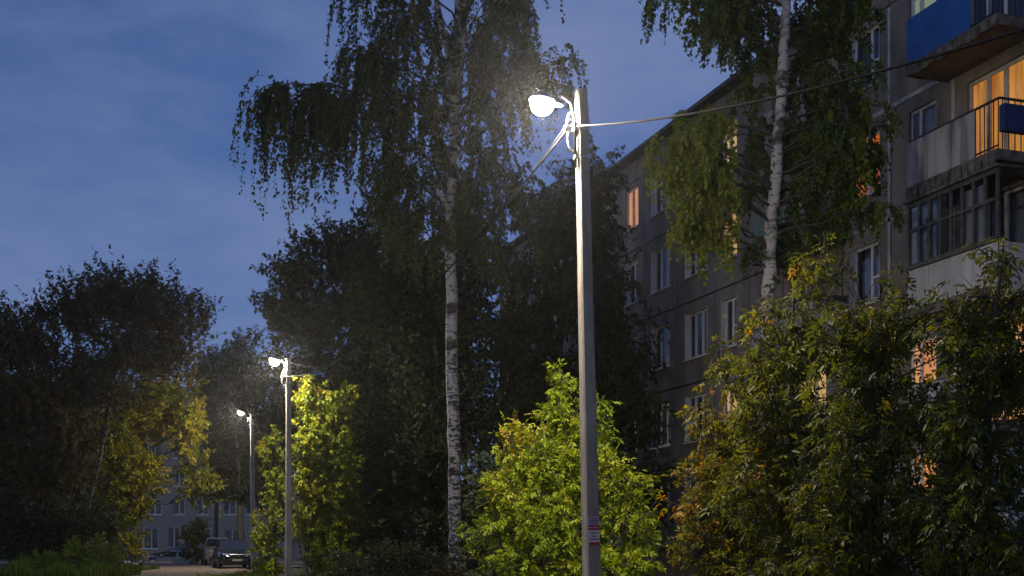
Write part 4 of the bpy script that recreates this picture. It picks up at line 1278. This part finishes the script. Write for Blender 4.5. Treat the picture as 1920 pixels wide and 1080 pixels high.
tree('box_elder_shrub', 'gold-tipped shrub at the foot of the block right of the bright shrub', 'shrub',
     [G(1370, 14.2), W(1368, 1050, 14.2), W(1365, 900, 14.2), W(1360, 740, 14.2)], .05, .014,
     [(1345, 672, 14.3, 20, 30, .18, .5, .8), (1362, 720, 14.3, 26, 30, .2, .55, .9), (1320, 800, 14.2, 30, 24, .22, .8), (1350, 840, 14.1, 50, 45, .35, .6), (1310, 900, 14.0, 36, 34, .28, .85), (1370, 920, 13.9, 65, 50, .4, .5), (1310, 960, 13.9, 38, 40, .3, .85), (1390, 1000, 13.7, 80, 50, .45, .4), (1310, 1040, 13.7, 50, 45, .35, .75), (1380, 1080, 13.5, 80, 40, .45, .5), (1410, 850, 14.0, 45, 50, .35, .5)],
     'leaf_olive', 113, .080, .38, 2.6, (.30, .70), .4, .06, tint=(.5, .2), sub=11, compound=True, per_shoot=7, gaps=THIN, group='shrubs along the lamp row', droop=.5)
tree('box_elder_shrub', 'tall olive box elder in front of the lit birch trunk', 'shrub',
     [G(1480, 13.1), W(1482, 1000, 13.1), W(1485, 850, 13.1), W(1485, 650, 13.1), W(1488, 540, 13.1)], .06, .014,
     [(1430, 590, 13.2, 16, 40, .16, .4, .8), (1425, 650, 13.2, 30, 40, .25), (1510, 560, 13.1, 34, 36, .25, .5), (1500, 625, 13.1, 44, 40, .35), (1540, 490, 13.3, 30, 36, .25, .4, .8), (1470, 690, 13.0, 60, 50, .4), (1545, 620, 13.2, 40, 60, .35), (1440, 770, 12.9, 60, 55, .4), (1520, 760, 12.9, 65, 50, .45, None, .7), (1480, 850, 12.7, 80, 60, .5), (1470, 950, 12.5, 80, 60, .5), (1480, 1050, 12.3, 90, 60, .5), (1565, 570, 13.1, 30, 34, .25, .4, .8), (1400, 700, 13.1, 34, 40, .3), (1560, 690, 13.1, 40, 30, .3), (1560, 850, 12.8, 65, 55, .4), (1400, 930, 12.7, 60, 60, .4)],
     'leaf_olive', 114, .085, .38, 2.5, (.30, .70), .3, .08, tint=(.35, .22), sub=11, compound=True, per_shoot=7, gaps=THIN, group='shrubs along the lamp row', droop=.6)
tree('box_elder_shrub', 'shady olive box elder right of the tallest one, amber windows glinting through', 'shrub',
     [G(1640, 11.1), W(1640, 1000, 11.1), W(1638, 850, 11.1), W(1636, 700, 11.1), W(1634, 600, 11.1)], .06, .014,
     [(1660, 540, 11.3, 34, 45, .28, .25, .8), (1610, 620, 11.2, 50, 60, .35), (1670, 630, 11.2, 50, 60, .35), (1590, 720, 11.1, 65, 60, .4), (1665, 740, 11.0, 55, 55, .4), (1620, 820, 10.9, 80, 60, .45), (1580, 920, 10.8, 80, 65, .5), (1660, 960, 10.7, 80, 65, .5), (1590, 1050, 10.5, 90, 55, .5), (1680, 1060, 10.5, 80, 50, .5), (1680, 840, 10.9, 30, 40, .3, None, .6), (1705, 590, 11.2, 26, 36, .25), (1555, 640, 11.2, 30, 40, .3), (1735, 790, 10.9, 40, 45, .35), (1730, 970, 10.7, 60, 50, .4), (1540, 990, 10.7, 60, 60, .4)],
     'leaf_olive', 115, .085, .38, 2.5, (.30, .70), .2, .1, tint=(.25, .2), sub=11, compound=True, per_shoot=7, gaps=THIN, group='shrubs along the lamp row', droop=.6)
tree('box_elder_shrub', 'darkest box elder filling the lower right corner under the balconies', 'shrub',
     [G(1850, 10.3), W(1850, 1000, 10.3), W(1850, 800, 10.3), W(1860, 620, 10.3), W(1880, 500, 10.3)], .06, .014,
     [(1880, 480, 10.5, 45, 45, .3, .4, .8), (1840, 560, 10.4, 60, 45, .35), (1900, 570, 10.4, 50, 55, .35, .4), (1790, 590, 10.5, 40, 40, .3, .2), (1850, 660, 10.3, 75, 55, .45), (1910, 700, 10.3, 50, 60, .4), (1810, 730, 10.2, 34, 50, .4), (1830, 800, 10.1, 80, 60, .45), (1910, 830, 10.1, 60, 60, .4), (1800, 880, 10.1, 34, 50, .4), (1840, 940, 9.9, 90, 60, .5), (1770, 1000, 9.8, 70, 60, .5), (1880, 1040, 9.7, 90, 60, .5), (1790, 1080, 9.7, 80, 40, .5), (1765, 600, 10.5, 34, 30, .25), (1800, 655, 10.3, 34, 30, .3), (1760, 930, 10.1, 40, 40, .35)],
     'leaf_olive', 116, .085, .38, 2.6, (.30, .70), .1, .12, tint=(.22, .2), sub=11, compound=True, per_shoot=7, gaps=THIN, group='shrubs along the lamp row', droop=.7)
tree('hazel_shrub', 'deep shaded thicket behind the box elders under the balconies', 'shrub',
     [G(1650, 16.7), W(1650, 1000, 16.7), W(1650, 800, 16.7), W(1655, 650, 16.7)], .06, .02,
     [(1440, 720, 16.4, 70, 60, .5), (1560, 640, 16.7, 60, 45, .5), (1600, 560, 16.7, 60, 60, .5), (1640, 640, 16.7, 65, 60, .5), (1440, 850, 16.4, 70, 70, .5), (1540, 820, 16.6, 80, 70, .5), (1640, 800, 16.6, 80, 70, .5), (1830, 640, 16.6, 50, 60, .5), (1760, 780, 16.5, 80, 70, .5), (1880, 760, 16.5, 80, 80, .5),
      (1440, 980, 16.2, 80, 80, .5), (1560, 960, 16.4, 90, 80, .5), (1690, 950, 16.4, 90, 80, .5), (1820, 930, 16.4, 90, 80, .5), (1910, 980, 16.2, 70, 90, .5), (1700, 1060, 16.2, 100, 50, .5), (1850, 1070, 16.2, 100, 50, .5), (1540, 1070, 16.2, 100, 50, .5), (1890, 640, 16.6, 70, 60, .5)],
     'leaf_dark', 119, .10, .5, 2.1, (.3, .6), .3, .05, tint=(.45, .25), sub=12, gaps=THIN, group='shrubs along the lamp row')
tree('weed_clump', 'tall leafy green weeds at the left verge in front of the big maple', 'weeds',
     [G(150, 49.5), W(150, 1078, 49.5), W(150, 1060, 49.5)], .02, .01,
     [(95, 1055, 49.5, 30, 26, .6), (140, 1045, 49.6, 26, 34, .6), (190, 1040, 49.8, 28, 36, .6, .6), (215, 1062, 49.8, 24, 24, .5, .7), (60, 1070, 49.5, 40, 20, .6), (165, 1068, 49.3, 50, 24, .7), (105, 1080, 49, 60, 20, .7)],
     'grass', 120, .15, .4, 2.4, (.3, .8), 1.5, -.03, tint=(.4, .25), sub=12, group='shrubs by the drive')
tree('low_shrub', 'low dark shrub at the foot of the white birch trunk', 'shrub',
     [G(760, 27), W(760, 1085, 27), W(760, 1060, 27)], .03, .015,
     [(740, 1060, 27, 60, 36, .7), (800, 1075, 27, 60, 34, .7), (690, 1080, 27, 50, 34, .7), (850, 1085, 26.5, 40, 26, .5, .9), (640, 1090, 28, 50, 40, .7)],
     'leaf_dark', 117, .10, .5, 3.2, (.3, .6), .8, .0, tint=(.5, .25), sub=12, group='shrubs by the drive')
tree('low_shrub', 'wide dark shrub under the big maple at the left edge', 'shrub',
     [G(80, 54), W(80, 1050, 54), W(80, 1000, 54)], .05, .03,
     [(30, 980, 54, 60, 55, 1.2), (110, 990, 54, 65, 50, 1.2), (180, 990, 53.5, 50, 55, 1.1), (-20, 1020, 54, 60, 40, 1.2), (60, 1030, 53.5, 70, 30, 1.0), (215, 1030, 55, 24, 30, .7)],
     'leaf_dark', 118, .16, .6, 4.6, (.4, .8), .5, .0, tint=(.35, .22), sub=14, group='shrubs by the drive')

# ---- far wood closing the view
def far_wood():
    rng = np.random.default_rng(9)
    n = 26000
    x = rng.uniform(-80, 55, n)
    y = rng.uniform(128, 142, n)
    top = 10.5 + 2.2 * np.sin(x * .23) + 1.6 * np.sin(x * .61 + 1) + 1.0 * np.sin(x * 1.7)
    z = rng.uniform(-.6, 1, n) ** 1.0 * top
    P = np.stack([x, y, np.maximum(z, -.5)], -1)
    v, q, t = leaf_geo(P, norm(rng.normal(0, 1, (n, 3))), norm(rng.normal(0, 1, (n, 3)) + np.array([0, -.4, .6])), rng.uniform(.6, 1.3, n), rng.uniform(.4, .8, n), np.clip(rng.normal(.35, .2, n), 0, 1))
    o = np_mesh('far_wood', v, q, np.full(len(q) // 3, 3), M['leaf_dark'], None, t)
    tag(o, 'dark far wood closing the view behind the house', 'wood', kind='stuff')
far_wood()

# ---- weeds and grass along the drive
def weeds():
    rng = np.random.default_rng(77)
    lv, ll, lt, n0 = [], [], [], 0
    def patch(n, x0, x1, y0, y1, h0, h1, tn):
        nonlocal n0
        P = np.stack([rng.uniform(x0, x1, n), rng.uniform(y0, y1, n), np.full(n, -.03)], -1)
        cl = norm(rng.normal(0, 1, (n, 3)) * np.array([1, 1, .0])) * rng.uniform(.1, .5, (n, 1)) + np.array([0, 0, 1.0])
        h = rng.uniform(h0, h1, n) * (0.55 + .45 * np.sin(P[:, 0] * 1.9 + P[:, 1] * .7) ** 2)
        N = norm(rng.normal(0, 1, (n, 3)) * np.array([1, 1, .2]))
        v, q, t = leaf_geo(P, cl, N, h, np.full(n, .02) + h * .025, np.clip(rng.normal(tn, .25, n), 0, 1))
        lv.append(v); ll.append(q + n0); lt.append(t); n0 += len(v)
        # side leaves of taller weeds
        m = n // 2
        Q = P[:m] + norm(cl[:m]) * (h[:m] * rng.uniform(.3, .95, m))[:, None]
        A = norm(rng.normal(0, 1, (m, 3)) + np.array([0, 0, .4]))
        v, q, t = leaf_geo(Q, A, norm(rng.normal(0, .5, (m, 3)) + np.array([0, 0, 1.])), rng.uniform(.10, .22, m), rng.uniform(.03, .06, m), np.clip(rng.normal(tn, .2, m), 0, 1))
        lv.append(v); ll.append(q + n0); lt.append(t); n0 += len(v)
    patch(9000, -22.6, -16.6, 46.5, 52.5, .3, .95, .45)
    patch(7000, -30, -22.6, 48, 53, .15, .5, .4)
    patch(3000, -20.5, -18.6, 53, 62, .1, .5, .5)
    patch(2500, -12.6, -11.2, 50, 60, .05, .25, .6)
    patch(12000, -5, 3, 22, 30, .2, .8, .5)
    patch(5000, -11, -5, 33, 40, .2, .7, .4)
    v = np.concatenate(lv); q = np.concatenate(ll); t = np.concatenate(lt)
    o = np_mesh('weeds', v, q, np.full(len(q) // 3, 3), M['grass'], None, t)
    tag(o, 'tall green weeds and grass along the edges of the dirt drive', 'weeds', kind='stuff')
weeds()

# ------------------------------------------------------------------ parked cars
def car(name, label, loc, rz, paint, L=4.4, Wd=1.82, H=1.62, hood=.98, suv=True, z0=0.0, pickup=False):
    root = empty(name, (loc[0], loc[1], z0), rz)
    tag(root, label, 'car', 'parked cars')
    hw = Wd / 2
    hl = L / 2
    belt = hood + .06
    def sec(x, zb, zt, w, wt):
        return [(x, -w * .86, zb), (x, -w, zb + .16), (x, -w, zt - .25), (x, -wt, zt - .05), (x, -wt * .86, zt), (x, wt * .86, zt), (x, wt, zt - .05), (x, w, zt - .25), (x, w, zb + .16), (x, w * .86, zb)]
    st = [(hl, .38, hood - .28, hw * .72, hw * .66), (hl - .12, .26, hood - .16, hw * .88, hw * .80), (hl - .45, .24, hood - .06, hw * .97, hw * .88), (hl - 1.1, .24, hood, hw, hw * .93),
          (hl - 1.5, .24, belt, hw, hw * .95), (-hl + .9, .24, belt + .02, hw, hw * .95), (-hl + .2, .28, belt - .02, hw * .95, hw * .88), (-hl, .42, belt - .16, hw * .82, hw * .74)]
    mb = MB().loft([sec(*s) for s in st])
    body = mb.build('body', paint, root, False)
    # cabin
    rx0, rx1 = hl - 1.95, (-hl + .55 if suv else -hl + 1.1)
    bx0, bx1 = hl - 1.2, (-hl + .16 if suv else -hl + .5)
    if pickup:
        rx1, bx1 = -.5, -.75
    wr, wb = hw * .72, hw * .90
    cab = [[(bx0, -wb, belt - .03), (bx0, wb, belt - .03), (bx1, wb, belt - .03), (bx1, -wb, belt - .03)],
           [(rx0 + .06, -wr - .03, H - .07), (rx0 + .06, wr + .03, H - .07), (rx1 - .06, wr + .03, H - .07), (rx1 - .06, -wr - .03, H - .07)],
           [(rx0 - .12, -wr + .08, H), (rx0 - .12, wr - .08, H), (rx1 + .1, wr - .08, H), (rx1 + .1, -wr + .08, H)]]
    MB().loft(cab).build('cabin', paint, root)
    def glassq(p, name, n):
        MB().slab(p, n).build(name, M['car_glass'], root)
    def mixp(a, b, t): return tuple(a[i] + (b[i] - a[i]) * t for i in range(3))
    A0, A1, A2, A3 = cab[0]; B0, B1, B2, B3 = cab[1]
    def pane(q0, q1, t1, t0, e, off, name):
        # q0->q1 lower edge, t0->t1 upper edge
        lo0, lo1 = mixp(q0, t0, .08), mixp(q1, t1, .08)
        hi0, hi1 = mixp(q0, t0, .95), mixp(q1, t1, .95)
        p = [mixp(lo0, lo1, e), mixp(lo0, lo1, 1 - e), mixp(hi0, hi1, 1 - e), mixp(hi0, hi1, e)]
        p = [tuple(c[i] + off[i] for i in range(3)) for c in p]
        glassq(p, name, tuple(-o * .5 for o in off))
    pane(A0, A1, B1, B0, .05, (.012, 0, .008), 'windscreen')
    pane(A2, A3, B3, B2, .07, (-.012, 0, .008), 'rear_window')
    for s in (1, -1):
        q0, q1, t1, t0 = (A1, A2, B2, B1) if s == 1 else (A0, A3, B3, B0)
        m0, m1 = mixp(q0, q1, .48), mixp(t0, t1, .48)
        n0, n1 = mixp(q0, q1, .53), mixp(t0, t1, .53)
        pane(q0, m0, m1, t0, .06, (0, .012 * s, .004), 'side_window')
        pane(n0, q1, t1, n1, .06, (0, .012 * s, .004), 'side_window')
        wr_ = .34 if suv else .31
        for wx in (hl - .85, -hl + .85):
            wheel = MB().tube([(wx, s * (hw - .20), wr_), (wx, s * (hw + .012), wr_)], wr_, 20).build('wheel', M['tyre'], root)
            MB().tube([(wx, s * (hw + .010), wr_), (wx, s * (hw + .022), wr_)], wr_ * .62, 14).build('rim', M['rim'], wheel)
        mi = MB().loft([[(bx0 - .28, s * (wb + .02), belt + .06), (bx0 - .28, s * (wb + .02), belt + .14), (bx0 - .16, s * (wb + .02), belt + .14), (bx0 - .16, s * (wb + .02), belt + .06)],
                        [(bx0 - .26, s * (wb + .20), belt + .05), (bx0 - .26, s * (wb + .20), belt + .20), (bx0 - .15, s * (wb + .22), belt + .19), (bx0 - .15, s * (wb + .22), belt + .06)]])
        mi.build('mirror', M['chrome'] if suv else paint, root)
        zh = hood - .24
        MB().slab([(hl - .02, s * hw * .38, zh - .02), (hl - .16, s * hw * .80, zh + .02), (hl - .22, s * hw * .84, zh + .13), (hl - .06, s * hw * .42, zh + .09)], (.035, s * .01, .01)).build('headlight', M['headlight'], root)
        MB().box(hl - .14, hl - .02, s * hw * .62 - .08, s * hw * .62 + .08, .44, .52).build('fog_lamp', M['headlight'], root)
    MB().slab([(hl + .002, -hw * .40, hood - .44), (hl + .002, hw * .40, hood - .44), (hl - .01, hw * .46, hood - .20), (hl - .01, -hw * .46, hood - .20)], (.02, 0, .004)).build('grille', M['black_trim'], root)
    MB().box(hl + .0, hl + .03, -hw * .52, hw * .52, hood - .475, hood - .445).build('chrome_strip', M['chrome'], root)
    MB().box(hl + .018, hl + .032, -.07, .07, hood - .30, hood - .20).build('badge', M['chrome'], root)
    MB().box(hl - .05, hl + .02, -hw * .70, hw * .70, .30, hood - .50).build('bumper_insert', M['black_trim'], root)
    MB().box(hl + .022, hl + .034, -.26, .26, .445, .555).build('number_plate', M['plate'], root)
    if pickup:
        b = MB()
        b.box(-hl + .1, -.8, -hw * .93, -hw * .86, belt - .02, belt + .12).box(-hl + .1, -.8, hw * .86, hw * .93, belt - .02, belt + .12)
        b.build('bed_rail', paint, root)
    return root

def gx(px, Y): return (px - CX) / FPX * Y
car('parked_car', 'black car facing the camera with pale number plate beside the farthest pole', (gx(436, 65.2), 65.2), math.radians(-70), paint_mat('black_car_paint', (0.012, 0.016, 0.026), .2), 4.4, 1.85, 1.62)
car('parked_car', 'dull grey car half hidden behind the black car', (gx(408, 72.8), 72.8), math.radians(-72), paint_mat('grey_car_paint', (0.20, 0.20, 0.17), .3, .35), 4.5, 1.82, 1.72, 1.08)
car('parked_car', 'silver-blue low car in front of the sloping ramp wall', (gx(330, 82.5), 81.8), math.radians(180 + 8), paint_mat('silver_car_paint', (0.20, 0.27, 0.31), .4, .3), 4.1, 1.68, 1.36, .86, False, -.52)
car('parked_car', 'lilac-white car peeking out right of the golden tree', (gx(216, 78.5), 80.5), math.radians(-14), paint_mat('lilac_car_paint', (0.22, 0.215, 0.30), .2, .35), 4.2, 1.75, 1.5, .95, True, -.35)
car('parked_car', 'dark car mostly hidden behind the weeds at the left of the drive', (gx(199, 65.5), 65.0), math.radians(-20), paint_mat('dark_car_paint', (0.03, 0.025, 0.025), .3, .3), 4.3, 1.75, 1.2, .78, False, -.22)

# ------------------------------------------------------------------ thin volume added for a glow round the lamps
def glow_haze():
    m = bpy.data.materials.new('glow_air')
    m.use_nodes = True
    nt = m.node_tree
    nt.nodes.clear()
    out = nt.nodes.new('ShaderNodeOutputMaterial')
    pv = nt.nodes.new('ShaderNodeVolumePrincipled')
    pv.inputs['Color'].default_value = (0.92, 0.94, 1.0, 1)
    pv.inputs['Density'].default_value = GLOW_HAZE_DENSITY
    pv.inputs['Anisotropy'].default_value = 0.85
    nt.links.new(pv.outputs[0], out.inputs['Volume'])
    o = MB().box(-165, 165, -45, 1510, -1.7, 27).build('glow_haze', m)
    tag(o, 'thin scattering volume added for a glow around the street lamps', 'glow_haze', kind='stuff')
glow_haze()
